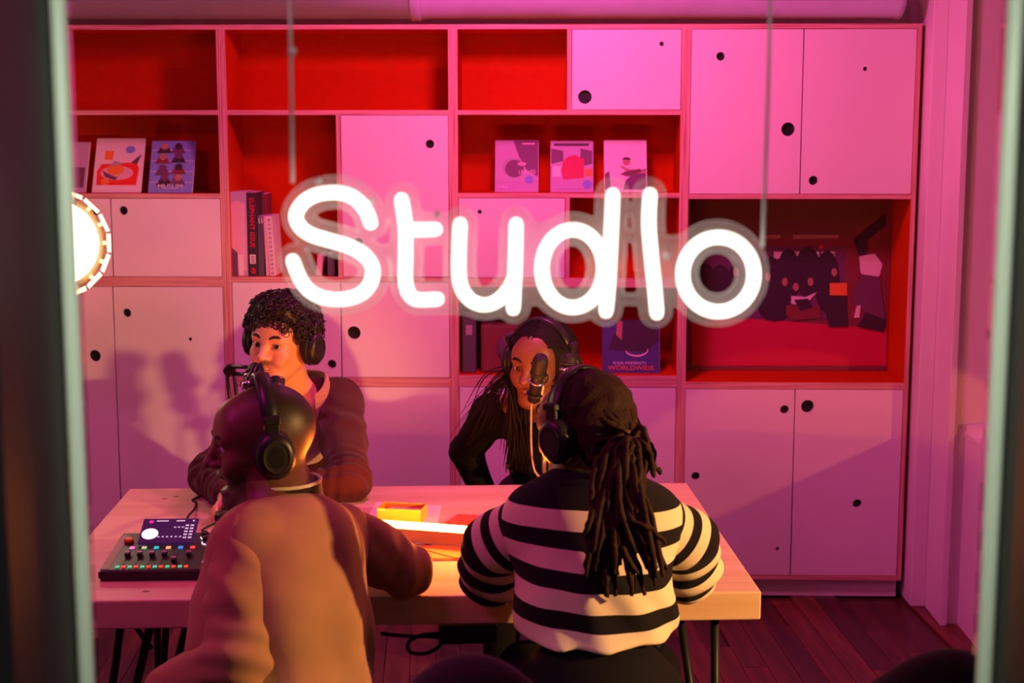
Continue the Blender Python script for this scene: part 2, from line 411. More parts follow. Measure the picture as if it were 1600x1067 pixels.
# ------------------------------------------------------------------ neon sign
ns = empty('neon_sign', (0, -3.95, 1.68), 0, 'glowing white neon sign on clear contour cut acrylic hung in the window', 'neon sign')
YS = -3.95
def zs(l, ox, oy, s): return [(ox + x/s, oy + y/s) for x, y in l]
Z7 = lambda l: zs(l, 420, 260, 4.0)
Z8 = lambda l: zs(l, 800, 260, 3.81)
ell = lambda cx, cy, rx, ry, n=26: [(cx+rx*math.sin(2*PI*k/n), cy-ry*math.cos(2*PI*k/n)) for k in range(n+1)]
strokes = [
    ('letter_s', [Z7([(636, 352), (606, 275), (545, 205), (470, 170), (385, 163), (290, 180), (215, 225), (170, 300), (190, 370), (260, 425), (370, 460), (490, 495), (585, 545), (640, 610), (650, 680), (620, 755), (550, 810), (440, 832), (330, 818), (245, 770), (190, 690), (150, 590)])]),
    ('letter_t', [Z7([(830, 208), (845, 300), (855, 400), (855, 560), (853, 690), (866, 775), (905, 825), (960, 834), (1052, 830)]), Z7([(860, 397), (1040, 393)])]),
    ('letter_u', [Z7([(1196, 362), (1190, 500), (1188, 660), (1205, 760), (1260, 835), (1340, 866), (1420, 845), (1490, 780), (1540, 690)]), Z7([(1546, 362), (1540, 620), (1528, 888)])]),
    ('letter_d', [zs(ell(362, 608, 184, 232), 800, 260, 3.81), Z8([(600, 170), (588, 450), (575, 700), (560, 862)])]),
    ('letter_i', [Z8([(822, 168), (815, 345), (832, 560), (850, 730), (862, 872)])]),
    ('letter_o', [zs(ell(1229, 643, 212, 222), 800, 260, 3.81)]),
]
neon = mat('neon_glow', (0.9, 0.9, 0.88), 0.4, emis=(1.0, 0.97, 0.84), estr=3.2)
segs = []
TR = 0.0072
for nm, ss in strokes:
    bm = bmesh.new()
    for s in ss:
        w3 = [PY(x, y, YS) for x, y in s]
        closed = (w3[0]-w3[-1]).length < 1e-4
        pts = spline(w3, 4) if len(w3) > 2 else [w3[0].lerp(w3[1], k/6) for k in range(7)]
        if not closed:     # rounded ends
            d0 = (pts[0]-pts[1]).normalized(); d1 = (pts[-1]-pts[-2]).normalized()
            P = [pts[0]+d0*TR*0.95, pts[0]+d0*TR*0.7] + pts + [pts[-1]+d1*TR*0.7, pts[-1]+d1*TR*0.95]
            R = [TR*0.3, TR*0.75] + [TR]*len(pts) + [TR*0.75, TR*0.3]
        else: P, R = pts, [TR]*len(pts)
        add_tube(bm, [p-Vector((0, 0, 1.68))-Vector((0, YS, 0)) for p in P], R, 12)
        segs += [(pts[i].x, pts[i].z, pts[i+1].x, pts[i+1].z) for i in range(len(pts)-1)]
    from_bm(nm, bm, neon, ns)
# contour-cut acrylic: everything nearer than RB to a stroke, plus tie bars between the letters
SG = np.array(segs)
ties = []
for a, b in (((592, 393), (632, 393)), ((690, 349), (722, 347)), ((690, 357), (715, 357)), ((822, 357), (850, 360)), ((960, 329), (1012, 329)), ((965, 369), (1012, 369)), ((1035, 380), (1066, 378)), ((1040, 430), (1058, 430)), ((690, 483), (730, 486)), ((815, 470), (840, 470)), ((960, 470), (1020, 470)), ((1030, 472), (1075, 472)), ((560, 330), (630, 330))):
    p, q = PY(*a, YS), PY(*b, YS); ties.append((p.x, p.z, q.x, q.z))
TS = np.array(ties)
RB = 0.0182
gx = np.arange(-0.36, 0.32, 0.0022); gz = np.arange(1.565, 1.80, 0.0022)
GX, GZ = np.meshgrid(gx, gz, indexing='ij')
def dseg(S):
    d = np.full(GX.shape, 9.0)
    for x0, z0, x1, z1 in S:
        dx, dz = x1-x0, z1-z0
        t = np.clip(((GX-x0)*dx+(GZ-z0)*dz)/(dx*dx+dz*dz+1e-12), 0, 1)
        d = np.minimum(d, np.hypot(GX-x0-t*dx, GZ-z0-t*dz))
    return d
D = np.minimum(dseg(SG)-RB, dseg(TS)-0.006)
def contours(D):
    """marching squares, closed loops of (x, z)"""
    nx, nz = D.shape; ed = {}
    def vx(i, j, k):   # k 0: edge along x, 1: along z
        a = D[i, j]; b = D[i+1, j] if k == 0 else D[i, j+1]; t = a/(a-b)
        return (gx[i]+(t*0.0022 if k == 0 else 0), gz[j]+(t*0.0022 if k == 1 else 0))
    neg = D < 0
    nxt = {}
    for i in range(nx-1):
        for j in range(nz-1):
            c = neg[i, j]*1+neg[i+1, j]*2+neg[i+1, j+1]*4+neg[i, j+1]*8
            if c in (0, 15): continue
            e = {'b': (i, j, 0), 'r': (i+1, j, 1), 't': (i, j+1, 0), 'l': (i, j, 1)}
            for a, b in {1: ['bl'], 2: ['rb'], 3: ['rl'], 4: ['tr'], 5: ['bl', 'tr'], 6: ['tb'], 7: ['tl'], 8: ['lt'], 9: ['bt'], 10: ['rb', 'lt'], 11: ['rt'], 12: ['lr'], 13: ['br'], 14: ['lb']}[int(c)]:
                nxt[e[a]] = e[b]
    loops = []
    while nxt:
        s = next(iter(nxt)); L = []; k = s
        while k in nxt: L.append(vx(*k)); k = nxt.pop(k)
        if len(L) > 12: loops.append(L)
    return loops
c = bpy.data.curves.new('acrylic', 'CURVE'); c.dimensions = '2D'; c.fill_mode = 'BOTH'; c.extrude = 0.0008; c.bevel_depth = 0.0030; c.bevel_resolution = 2; c.offset = -0.0026; c.resolution_u = 1
for L in contours(D):
    L = L[::2]
    s = c.splines.new('POLY'); s.points.add(len(L)-1); s.use_cyclic_u = True
    for q, p in zip(s.points, L): q.co = (p[0], p[1]-1.68, 0, 1)
t = bpy.data.objects.new('t', c); COL.objects.link(t)
dg = bpy.context.evaluated_depsgraph_get(); dg.update()
me = bpy.data.meshes.new_from_object(t.evaluated_get(dg)); bpy.data.objects.remove(t); bpy.data.curves.remove(c)
me.transform(Matrix.Translation((0, 0.016, 0)) @ FRONT)
def acrylic(name, face, edge):
    m = bpy.data.materials.new(name); m.use_nodes = True; nt = m.node_tree; nt.nodes.clear()
    out = nt.nodes.new('ShaderNodeOutputMaterial'); mx = nt.nodes.new('ShaderNodeMixShader')
    tr = nt.nodes.new('ShaderNodeBsdfTransparent'); df = nt.nodes.new('ShaderNodeBsdfTranslucent'); di = nt.nodes.new('ShaderNodeBsdfDiffuse'); ad = nt.nodes.new('ShaderNodeMixShader')
    geo = nt.nodes.new('ShaderNodeNewGeometry'); sp = nt.nodes.new('ShaderNodeSeparateXYZ'); ab = nt.nodes.new('ShaderNodeMath'); ab.operation = 'ABSOLUTE'
    mr = nt.nodes.new('ShaderNodeMapRange'); mr.inputs['From Min'].default_value = 0.3; mr.inputs['From Max'].default_value = 0.9
    mr.inputs['To Min'].default_value = edge; mr.inputs['To Max'].default_value = face
    nt.links.new(geo.outputs['Normal'], sp.inputs[0]); nt.links.new(sp.outputs['Y'], ab.inputs[0]); nt.links.new(ab.outputs[0], mr.inputs['Value'])
    df.inputs[0].default_value = (0.95, 0.95, 0.92, 1); di.inputs[0].default_value = (0.95, 0.95, 0.92, 1)
    nt.links.new(df.outputs[0], ad.inputs[1]); nt.links.new(di.outputs[0], ad.inputs[2])
    nt.links.new(mr.outputs[0], mx.inputs[0]); nt.links.new(tr.outputs[0], mx.inputs[1]); nt.links.new(ad.outputs[0], mx.inputs[2]); nt.links.new(mx.outputs[0], out.inputs[0])
    return m
me.name = 'acrylic_backing'; me.materials.clear(); me.materials.append(acrylic('clear_acrylic', 0.13, 0.75))
link(bpy.data.objects.new('acrylic_backing', me), ns)
off = Vector((0, YS, 1.68))
for a, b in (((452, -20), (457, 285)), ((1204, -20), (1192, 385))):
    p, q = PY(*a, YS+0.012), PY(*b, YS+0.012)
    wr = tube('hanging_cable', [p-off, p.lerp(q, 0.3)-off+Vector((0.0006, 0, 0)), q-off], 0.0021, mat('cable_white', (0.75, 0.73, 0.72), 0.4), ns, 8)
p = PY(457, 80, YS+0.012)-off
lathe('cable_stop', [(0.001, -0.005), (0.0045, -0.003), (0.0045, 0.003), (0.001, 0.005)], M['white'], ns, 12, Matrix.Translation(p))
for px, py in ((497, 282), (580, 314), (683, 335), (1041, 400)):
    p = PY(px, py, YS+0.008)-off
    lathe('stand_off', [(0.0035, -0.004), (0.0035, 0.006)], M['white'], ns, 12, Matrix.Translation(p) @ FRONT)

# ------------------------------------------------------------------ books, prints, sleeves
def flat_mat(name, c, r=0.5): return mat(name, c, r, spec=0.3)
C = {k: flat_mat('print_'+k, v) for k, v in dict(
    grey=(0.42, 0.36, 0.42), dark=(0.05, 0.035, 0.05), blue=(0.22, 0.30, 0.75), navy=(0.07, 0.07, 0.22), red=(0.80, 0.04, 0.03), orange=(0.85, 0.25, 0.05),
    pink=(0.75, 0.45, 0.55), lilac=(0.50, 0.38, 0.55), plum=(0.16, 0.07, 0.14), crimson=(0.55, 0.02, 0.08), brown=(0.16, 0.07, 0.05), maroon=(0.22, 0.05, 0.06),
    sky=(0.45, 0.5, 0.62), skin=(0.45, 0.24, 0.17), pale=(0.80, 0.74, 0.76), slate=(0.10, 0.10, 0.12), green=(0.35, 0.38, 0.30)).items()}
GS = 'magazines propped up along the shelves'
def print_item(name, cat, label, bl, br, ty, y0, y1, z0, thick, cover, group=None):
    """a leaning magazine or sleeve: returns its Empty and a placer that turns (u, v) cover fractions into flat printed shapes"""
    a = PY(*bl, y0); b = PY(*br, y0); t = PY(bl[0], ty, y1)
    wd = b.x-a.x; run = y1-y0; rise = t.z-z0; H = math.hypot(run, rise); tilt = math.atan2(run, rise)
    o = empty(name, (a.x, y0, z0), 0, label, cat, group, rot=(-tilt, 0, 0))
    box('cover', (0, 0, 0), (wd, thick, H), cover, o, 0.0006)
    box('page_block', (0.0015, 0.001, 0.0012), (wd+0.0006, thick-0.001, H-0.0008), M['paper'], o, 0)
    cnt = [0]
    def shp(nm, pts, m, lab=None):
        cnt[0] += 1
        d = 0.00025*cnt[0]
        q = prism(nm, [(u*wd, v*H) for u, v in pts], -d, 0.0002, m, o)
        if lab: q['label'] = lab
        return q
    def txt(nm, body, u, v, size, m, stretch=1.0):
        cnt[0] += 1
        return text(nm, body, size, m, o, Matrix.Translation((u*wd, -0.00025*cnt[0]-0.0004, v*H)) @ FRONT, stretch=stretch)
    return o, shp, txt
def disc(u, v, ru, rv, n=18, a0=0, a1=2*PI): return [(u+ru*math.cos(a0+(a1-a0)*k/n), v+rv*math.sin(a0+(a1-a0)*k/n)) for k in range(n if a1-a0 > 6.2 else n+1)]
# left cubby
o, s, t = print_item('magazine', 'magazine', 'pale magazine with a red reclining figure drawn on its cover, left cubby', (143, 299), (219, 300), 216, 0.07, 0.17, 1.590, 0.012, C['pale'], GS)
s('printed_square', [(0.20, 0.60), (0.37, 0.60), (0.38, 0.76), (0.20, 0.77)], C['orange']); s('printed_circle', disc(0.72, 0.79, 0.10, 0.07), C['blue'])
s('printed_rug', [(0.08, 0.14), (0.90, 0.14), (0.93, 0.45), (0.86, 0.56), (0.55, 0.54), (0.15, 0.52), (0.07, 0.40)], C['red'])
s('printed_figure', disc(0.48, 0.36, 0.34, 0.13), C['pink']); s('printed_figure', disc(0.45, 0.42, 0.18, 0.10), C['orange'])
s('printed_figure', [(0.30, 0.48), (0.42, 0.58), (0.58, 0.54), (0.50, 0.50)], C['grey']); s('printed_figure', [(0.18, 0.40), (0.34, 0.33), (0.52, 0.27), (0.45, 0.23), (0.25, 0.28)], C['plum'])
s('printed_figure', [(0.76, 0.55), (0.88, 0.52), (0.96, 0.70), (0.86, 0.63)], C['plum']); s('printed_plant', disc(0.25, 0.2, 0.09, 0.06), C['orange'])
o, s, t = print_item('magazine', 'magazine', 'blue magazine with rows of people cut into strips, left cubby', (231, 300), (300, 301), 220, 0.06, 0.15, 1.590, 0.008, C['blue'], GS)
for k in range(4):
    v = 0.20+0.205*k
    s('printed_rule', [(0.02, v), (0.98, v), (0.98, v+0.008), (0.02, v+0.008)], C['pale'])
for k, (u, v, c1) in enumerate([(0.30, 0.86, 'pink'), (0.62, 0.86, 'dark'), (0.28, 0.66, 'pink'), (0.64, 0.68, 'plum'), (0.30, 0.44, 'plum'), (0.66, 0.46, 'dark'), (0.36, 0.25, 'plum'), (0.66, 0.26, 'pink')]):
    s('printed_person', [(u-0.17, v-0.10), (u+0.17, v-0.10), (u+0.10, v), (u-0.10, v)], C[['dark', 'plum', 'maroon'][k % 3]])
    s('printed_person', disc(u, v+0.03, 0.085, 0.065), C['skin' if c1 == 'pink' else c1])
t('cover_title', 'MUSLIM', 0.5, 0.11, 0.030, C['pale'], 0.95)
o, s, t = print_item('magazine', 'magazine', 'magazine seen edge on, half hidden behind the pale green door edge', (95, 299), (133, 299), 222, 0.07, 0.16, 1.590, 0.008, C['lilac'], GS)
s('printed_square', [(0.1, 0.1), (0.9, 0.1), (0.9, 0.5), (0.1, 0.5)], C['plum'])
# middle cubby
o, s, t = print_item('magazine', 'magazine', 'purple magazine lettered FALL with a dark rounded form, leftmost of three', (773, 299), (841, 299), 219, 0.08, 0.16, 1.594, 0.006, C['lilac'], GS)
s('printed_ground', [(0.42, 0.99), (0.99, 0.99), (0.99, 0.3), (0.75, 0.4), (0.55, 0.68)], C['plum']); s('printed_form', disc(0.42, 0.46, 0.26, 0.20), C['grey']); s('printed_form', disc(0.45, 0.45, 0.22, 0.17), C['plum'])
s('printed_form', disc(0.62, 0.54, 0.10, 0.035), C['pink']); s('printed_badge', disc(0.79, 0.24, 0.10, 0.075), C['blue'])
t('cover_title', 'FALL', 0.18, 0.10, 0.020, M['paper']); t('cover_title', 'LEAVES', 0.74, 0.38, 0.021, M['paper']); s('cover_masthead', [(0.62, 0.915), (0.92, 0.915), (0.92, 0.945), (0.62, 0.945)], C['pink'])
o, s, t = print_item('magazine', 'magazine', 'magazine with a solid crimson shape over a garden scene, middle of three', (860, 299), (927, 299), 220, 0.08, 0.16, 1.594, 0.006, C['lilac'], GS)
s('printed_garden', [(0.02, 0.55), (0.3, 0.6), (0.3, 0.8), (0.02, 0.85)], C['plum']); s('printed_garden', [(0.7, 0.5), (0.98, 0.55), (0.98, 0.8), (0.7, 0.85)], C['plum'])
s('printed_garden', [(0.05, 0.3), (0.25, 0.3), (0.27, 0.5), (0.05, 0.5)], C['pale']); s('printed_garden', [(0.8, 0.30), (0.98, 0.30), (0.98, 0.45), (0.8, 0.45)], C['orange'])
s('printed_shape', [(0.30, 0.24), (0.78, 0.28), (0.79, 0.64), (0.58, 0.72), (0.42, 0.69), (0.31, 0.62), (0.24, 0.42)], C['crimson']); s('printed_badge', disc(0.86, 0.15, 0.11, 0.08), C['blue'])
s('printed_path', [(0.15, 0.05), (0.8, 0.06), (0.7, 0.18), (0.45, 0.24), (0.25, 0.2)], C['lilac']); s('cover_masthead', [(0.08, 0.90), (0.90, 0.90), (0.90, 0.945), (0.08, 0.945)], C['dark'])
o, s, t = print_item('magazine', 'magazine', 'pale magazine with a crouching person holding folded arms, rightmost of three', (944, 299), (1011, 299), 219, 0.08, 0.16, 1.594, 0.006, C['pale'], GS)
s('printed_person', [(0.45, 0.05), (0.98, 0.05), (0.98, 0.45), (0.72, 0.40), (0.50, 0.22)], C['plum']); s('printed_person', [(0.38, 0.52), (0.60, 0.44), (0.98, 0.42), (0.98, 0.36), (0.62, 0.36), (0.40, 0.47)], C['skin'])
s('printed_person', [(0.38, 0.34), (0.55, 0.30), (0.88, 0.40), (0.85, 0.45), (0.50, 0.40)], C['brown']); s('printed_person', disc(0.53, 0.58, 0.09, 0.07), C['skin']); s('printed_person', disc(0.53, 0.62, 0.10, 0.05, 14, 0, PI), C['dark'])
s('printed_plant', [(0.02, 0.05), (0.16, 0.05), (0.12, 0.4), (0.02, 0.35)], C['plum'])

GB = 'upright books in the tall orange cubby'
def book(label, x0, x1, ztop_py, y, m, depth=0.17, tilt=0.0):
    a, b = PY(x0, 432, y), PY(x1, 432, y); zt = PY(x0, ztop_py, y).z; h = zt-1.270; wd = b.x-a.x
    o = empty('book', (a.x, y, 1.2702), 0, label, 'book', GB, rot=(0, tilt, 0))
    box('cover', (0, 0, 0), (wd-0.0008, depth, h), m, o, 0.001)
    box('page_block', (0.002, 0.004, 0.0015), (wd-0.0028, depth+0.002, h+0.0003), M['paper'], o, 0)
    return o, wd, h
b0, wd, h = book('thick lilac book with a cloudy spine, first in the row', 362, 388, 300, 0.02, C['lilac'])
prism('spine_picture', [(0.004, 0.02), (wd-0.006, 0.02), (wd-0.006, h*0.86), (wd*0.4, h*0.90), (0.004, h*0.86)], -0.0004, 0, C['pink'], b0)
prism('spine_label', [(wd*0.45, 0.004), (wd*0.75, 0.004), (wd*0.72, h*0.25), (wd*0.42, h*0.26)], -0.0008, 0, C['pale'], b0)
prism('spine_picture', [(0.004, 0.0), (wd*0.4, 0.0), (wd*0.4, h*0.28), (0.004, h*0.34)], -0.0006, 0, C['plum'], b0)
b1, wd, h = book('black book with red ELEPHANT ISSUE 49 lettering down its spine', 388.5, 403, 301, 0.02, C['dark'])
SP = FRONT @ Matrix.Rotation(-PI/2, 4, 'Z')
text('spine_title', 'ELEPHANT ISSUE', 0.0265, M['red'], b1, Matrix.Translation((wd*0.50, -0.0006, h*0.64)) @ SP, stretch=0.98)
text('spine_title', '49', 0.0265, M['red'], b1, Matrix.Translation((wd*0.50, -0.0006, h*0.07)) @ SP, stretch=0.95)
prism('barcode_label', [(wd*0.2, h*0.15), (wd*0.8, h*0.15), (wd*0.8, h*0.26), (wd*0.2, h*0.26)], -0.0006, 0, C['pale'], b1)
for k in range(4): prism('barcode_bar', [(wd*0.32, h*(0.165+0.022*k)), (wd*0.68, h*(0.165+0.022*k)), (wd*0.68, h*(0.175+0.022*k)), (wd*0.32, h*(0.175+0.022*k))], -0.0010, 0, C['dark'], b1)
b2, wd, h = book('short charcoal book with two white marks on the spine top', 404, 413.5, 338, 0.03, C['slate'])
for u in (0.25, 0.7): prism('spine_mark', [(wd*u, h*0.88), (wd*(u+0.16), h*0.88), (wd*(u+0.10), h*0.98), (wd*(u-0.06), h*0.98)], -0.0006, 0, C['pale'], b2)
b3, wd, h = book('slim salmon pink book leaning between charcoal and ladder spines', 416, 421, 338, 0.03, C['pink'], tilt=-0.03)
b4, wd, h = book('white book with a ladder of small boxes down the spine', 422, 431, 338, 0.03, C['pale'], tilt=-0.05)
for k in range(13): prism('spine_box', [(wd*0.22, h*(0.025+0.074*k)), (wd*0.78, h*(0.025+0.074*k)), (wd*0.78, h*(0.072+0.074*k)), (wd*0.22, h*(0.072+0.074*k))], -0.0006, 0, C['lilac'] if k % 2 else C['grey'], b4)
b5, wd, h = book('tall maroon book set deep behind the charcoal one', 405, 419, 303, 0.14, C['maroon'], 0.12)
b6, wd, h = book('dark grey book standing by the cubby divider behind the sign', 512, 524, 396, 0.03, C['slate'])
b7, wd, h = book('pale pink book slanting beside the dark grey one', 494, 503, 398, 0.05, C['pink'], tilt=0.08)

# record sleeves, speaker and box in the cubby behind the woman
o, s, t = print_item('record_sleeve', 'record sleeve', 'dark record sleeve lettered RAIA PRESENTS WORLDWIDE behind the long haired woman', (941, 583), (1031, 583), 500, 0.06, 0.12, 0.888, 0.004, C['navy'])
s('printed_portrait', [(0.10, 0.45), (0.30, 0.42), (0.78, 0.40), (0.99, 0.62), (0.94, 0.99), (0.30, 0.99)], C['dark']); s('printed_figure', [(0.24, 0.72), (0.34, 0.62), (0.36, 0.98), (0.26, 0.98)], C['skin'])
arc = [(0.60+0.20*math.cos(a), 0.44+0.13*math.sin(a)) for a in np.linspace(PI*1.05, PI*2.05, 14)]
s('printed_arc', arc + [(0.60+0.19*math.cos(a), 0.455+0.115*math.sin(a)) for a in np.linspace(PI*2.03, PI*1.08, 14)], C['pale'])
t('sleeve_title', 'RAIA PRESENTS', 0.48, 0.185, 0.0165, C['pale'], 1.15); t('sleeve_title', 'WORLDWIDE', 0.50, 0.095, 0.024, C['orange'], 1.20)
sp = empty('speaker', (-0.262, 0.06, 0.888), 0, 'brown wooden loudspeaker with a round cone in the lower cubby', 'speaker')
box('cabinet', (0, 0, 0), (0.27, 0.18, 0.19), C['brown'], sp, 0.004); box('front_baffle', (0.008, -0.003, 0.008), (0.262, 0.002, 0.182), C['maroon'], sp, 0.002)
lathe('cone', [(0.072, 0), (0.068, 0.006), (0.02, 0.001), (0.016, 0.006), (0.004, 0.008)], C['plum'], sp, 32, Matrix.Translation((0.135, -0.002, 0.095)) @ FRONT)
bx = empty('file_box', (-0.335, 0.05, 0.888), 0, 'upright charcoal file box left of the wooden loudspeaker', 'box')
box('box_body', (0, 0, 0), (0.055, 0.2, 0.235), C['slate'], bx, 0.003); box('label_slot', (0.015, -0.002, 0.15), (0.040, 0.002, 0.19), C['grey'], bx, 0.001)

# photo print on the back of the large cubby
po = empty('photo_print', (1.0, 0.27, 0.864), 0, 'large dim photograph of a seated crowd filling the big right cubby', 'photo print')
PYD = 0.281
a, b = PY(1081, 313, PYD), PY(1385, 572, PYD)
box('print_sheet', (0.536-1.0, 0.010, 0.0005), (b.x-1.0, 0.0125, 1.572-0.864), C['maroon'], po, 0)
pc = [0]
def pp(nm, pts, m):
    pc[0] += 1
    d = 0.0098-0.00022*pc[0]
    prism(nm, [((q := PY(x, y, PYD)).x-1.0, q.z-0.864) for x, y in pts], d, 0.0101, m, po)
def pd(nm, x, y, rx, ry, m, n=12): pp(nm, [(x+rx*math.cos(2*PI*k/n), y-ry*math.sin(2*PI*k/n)) for k in range(n)], m)
pp('printed_floor', [(1081, 500), (1160, 497), (1385, 514), (1385, 571), (1081, 571)], C['crimson'])
pp('printed_ceiling', [(1081, 316), (1384, 316), (1384, 330), (1320, 372), (1290, 372), (1160, 368), (1081, 366)], C['brown'])
pp('printed_beam', [(1384, 332), (1384, 352), (1338, 390), (1334, 372)], C['dark'])
for x0, x1 in ((1190, 1219), (1239, 1310)): pp('printed_lamp', [(x0, 367), (x1, 367), (x1, 372), (x0, 373)], C['skin'])
pp('printed_back_wall', [(1081, 386), (1320, 386), (1320, 500), (1081, 497)], C['plum'])
for x0, x1 in ((1209, 1228), (1231, 1251), (1260, 1280), (1283, 1304)): pp('printed_window', [(x0, 393), (x1, 393), (x1, 404), (x0, 404)], C['pale'])
pp('printed_wall', [(1320, 386), (1384, 376), (1384, 512), (1320, 500)], C['maroon']); pd('printed_red_lamp', 1283, 386, 3, 3, C['red'])
for x, y, rx, ry in ((1100, 440, 18, 30), (1125, 452, 20, 40), (1150, 450, 16, 40), (1180, 440, 18, 45), (1205, 445, 22, 45), (1232, 430, 20, 42), (1262, 425, 22, 40), (1292, 440, 20, 50), (1210, 480, 26, 22), (1306, 485, 16, 26)): pd('printed_crowd', x, y, rx, ry, C['dark'])
for x, y in ((1199, 432), (1226, 440), (1243, 448), (1266, 440), (1303, 425), (1175, 428), (1150, 425)): pd('printed_face', x, y, 4.5, 6.5, C['skin'])
pp('printed_person', [(1236, 462), (1258, 464), (1276, 456), (1256, 478), (1236, 474)], C['pale']); pp('printed_person', [(1228, 476), (1280, 478), (1282, 496), (1240, 500), (1228, 492)], C['maroon'])
pp('printed_person', [(1240, 468), (1262, 466), (1270, 480), (1250, 486)], C['dark'])
pp('printed_chair', [(1296, 442), (1323, 442), (1323, 461), (1296, 461)], C['orange']); pp('printed_chair', [(1292, 462), (1322, 462), (1324, 510), (1294, 510)], C['dark'])
pd('printed_person', 1346, 385, 9, 14, C['dark']); pp('printed_person', [(1342, 400), (1366, 396), (1378, 412), (1374, 430), (1352, 440), (1344, 424)], C['pale'])
pp('printed_person', [(1346, 428), (1374, 432), (1382, 498), (1352, 488), (1330, 470)], C['plum']); pp('printed_person', [(1352, 488), (1382, 498), (1380, 518), (1340, 510)], C['dark']); pp('printed_shoe', [(1338, 478), (1344, 476), (1342, 496), (1334, 496)], C['pale'])

# ------------------------------------------------------------------ round lamp behind the left door edge
lc = PY(86, 380, -0.85)
rl = empty('round_lamp', (lc.x, lc.y, 0), 0, 'bright round studio lamp with a ring of reflector flaps at the left edge', 'lamp')
LM = Matrix.Translation((0, 0, lc.z)) @ Matrix.Scale(1.36, 4) @ Matrix.Rotation(math.radians(12), 4, 'Z') @ FRONT
lathe('lamp_housing', [(0.03, -0.13), (0.07, -0.12), (0.115, -0.02), (0.118, 0.0), (0.112, 0.0)], M['black'], rl, 32, LM)
lathe('diffuser', [(0.104, 0.0), (0.098, 0.030), (0.080, 0.055), (0.055, 0.070), (0.025, 0.078), (0.004, 0.080)], mat('warm_diffuser', (0.9, 0.85, 0.75), 0.5, emis=(1.0, 0.80, 0.54), estr=11), rl, 36, LM)
flapm = mat('reflector_flap', (0.90, 0.80, 0.62), 0.35)
lathe('rim_plate', [(0.100, 0.001), (0.119, 0.001), (0.119, 0.003), (0.100, 0.003)], mat('tan_rim', (0.36, 0.25, 0.14), 0.6), rl, 36, LM)
for k in range(16):
    a = 2*PI*k/16; q = LM @ Matrix.Rotation(a, 4, 'Z')
    box('reflector_flap', (0, -0.0225, 0), (0.0022, 0.0225, 0.021), flapm, rl, 0.0005, mx=q @ Matrix.Translation((0.1215, 0, 0.006)) @ Matrix.Rotation(math.radians(32), 4, 'Y'))
    box('flap_hinge', (0.112, -0.005, 0.004), (0.131, 0.005, 0.010), flapm, rl, 0, mx=q)
tube('stand', [(0, 0.06, lc.z-0.09), (0, 0.06, 0.8), (0, 0.06, 0.10)], 0.014, M['black'], rl, 10)
tube('yoke', [(-0.02, 0.06, lc.z-0.10), (0, 0.09, lc.z-0.05), (0, 0.09, lc.z)], 0.010, M['black'], rl, 8)
for k in range(3):
    a = 2*PI*k/3+0.5
    tube('leg', [(0, 0.06, 0.45), (0.25*math.cos(a), 0.06+0.25*math.sin(a), 0.012)], 0.010, M['black'], rl, 8)

# ------------------------------------------------------------------ on the table
def tl(px, py, z=0.74):
    p = PZ(px, py, z); return p
cp = tl(153, 909); 
cs = empty('mixing_console', (cp.x, cp.y, 0.7405), TA-0.01, 'black podcast mixing console with coloured buttons and faders on table left', 'mixing console')
W_, D_, H0, H1 = 0.335, 0.270, 0.028, 0.050
sl = math.atan2(H1-H0, D_)
bm = bmesh.new()
prof = [(0, 0.004), (0, H0-0.004), (0.005, H0), (D_-0.01, H1-0.001), (D_, H1-0.006), (D_, 0.004), (D_-0.004, 0), (0.004, 0)]
va = [bm.verts.new((0.0, y, z)) for y, z in prof]; vb = [bm.verts.new((W_, y, z)) for y, z in prof]
bm.faces.new(va); bm.faces.new(vb[::-1])
for i in range(8): bm.faces.new((va[i], vb[i], vb[(i+1) % 8], va[(i+1) % 8]))
bmesh.ops.recalc_face_normals(bm, faces=bm.faces)
bmesh.ops.bevel(bm, geom=[e for e in bm.edges if abs(e.verts[0].co.x-e.verts[1].co.x) < 1e-6], offset=0.006, segments=2, affect='EDGES')
from_bm('console_body', bm, mat('console_black', (0.022, 0.020, 0.022), 0.42), cs)
KM = Matrix.Translation((0, 0.005, H0)) @ Matrix.Rotation(sl, 4, 'X')      # x along, y up the slope
box('side_trim', (0.004, 0.004, -0.001), (0.026, 0.24, 0.0008), mat('console_trim', (0.30, 0.24, 0.16), 0.5), cs, 0.0005, mx=KM)
def led(nm, c, s=1.5): return mat(nm, tuple(x*0.8 for x in c), 0.4, emis=c, estr=s)
LED = dict(green=led('led_green', (0.10, 0.75, 0.35), 0.75), red=led('led_red', (1, 0.07, 0.04), 0.85), pink=led('led_pink', (0.9, 0.25, 0.7), 0.8), lime=led('led_lime', (0.45, 0.85, 0.35), 0.7), cyan=led('led_cyan', (0.0, 0.65, 0.8), 0.8), peach=led('led_peach', (1, 0.5, 0.2), 0.9), blue=led('led_blue', (0.03, 0.3, 0.9), 0.85), violet=led('led_violet', (0.4, 0.3, 1.0), 0.9), white=led('led_white', (0.9, 0.8, 1.0), 0.95))
top_cols = ['pink', 'lime', 'cyan', 'peach', 'blue', 'red']
fad = [0.62, 0.62, 0.60, 0.62, 0.15, 0.62]
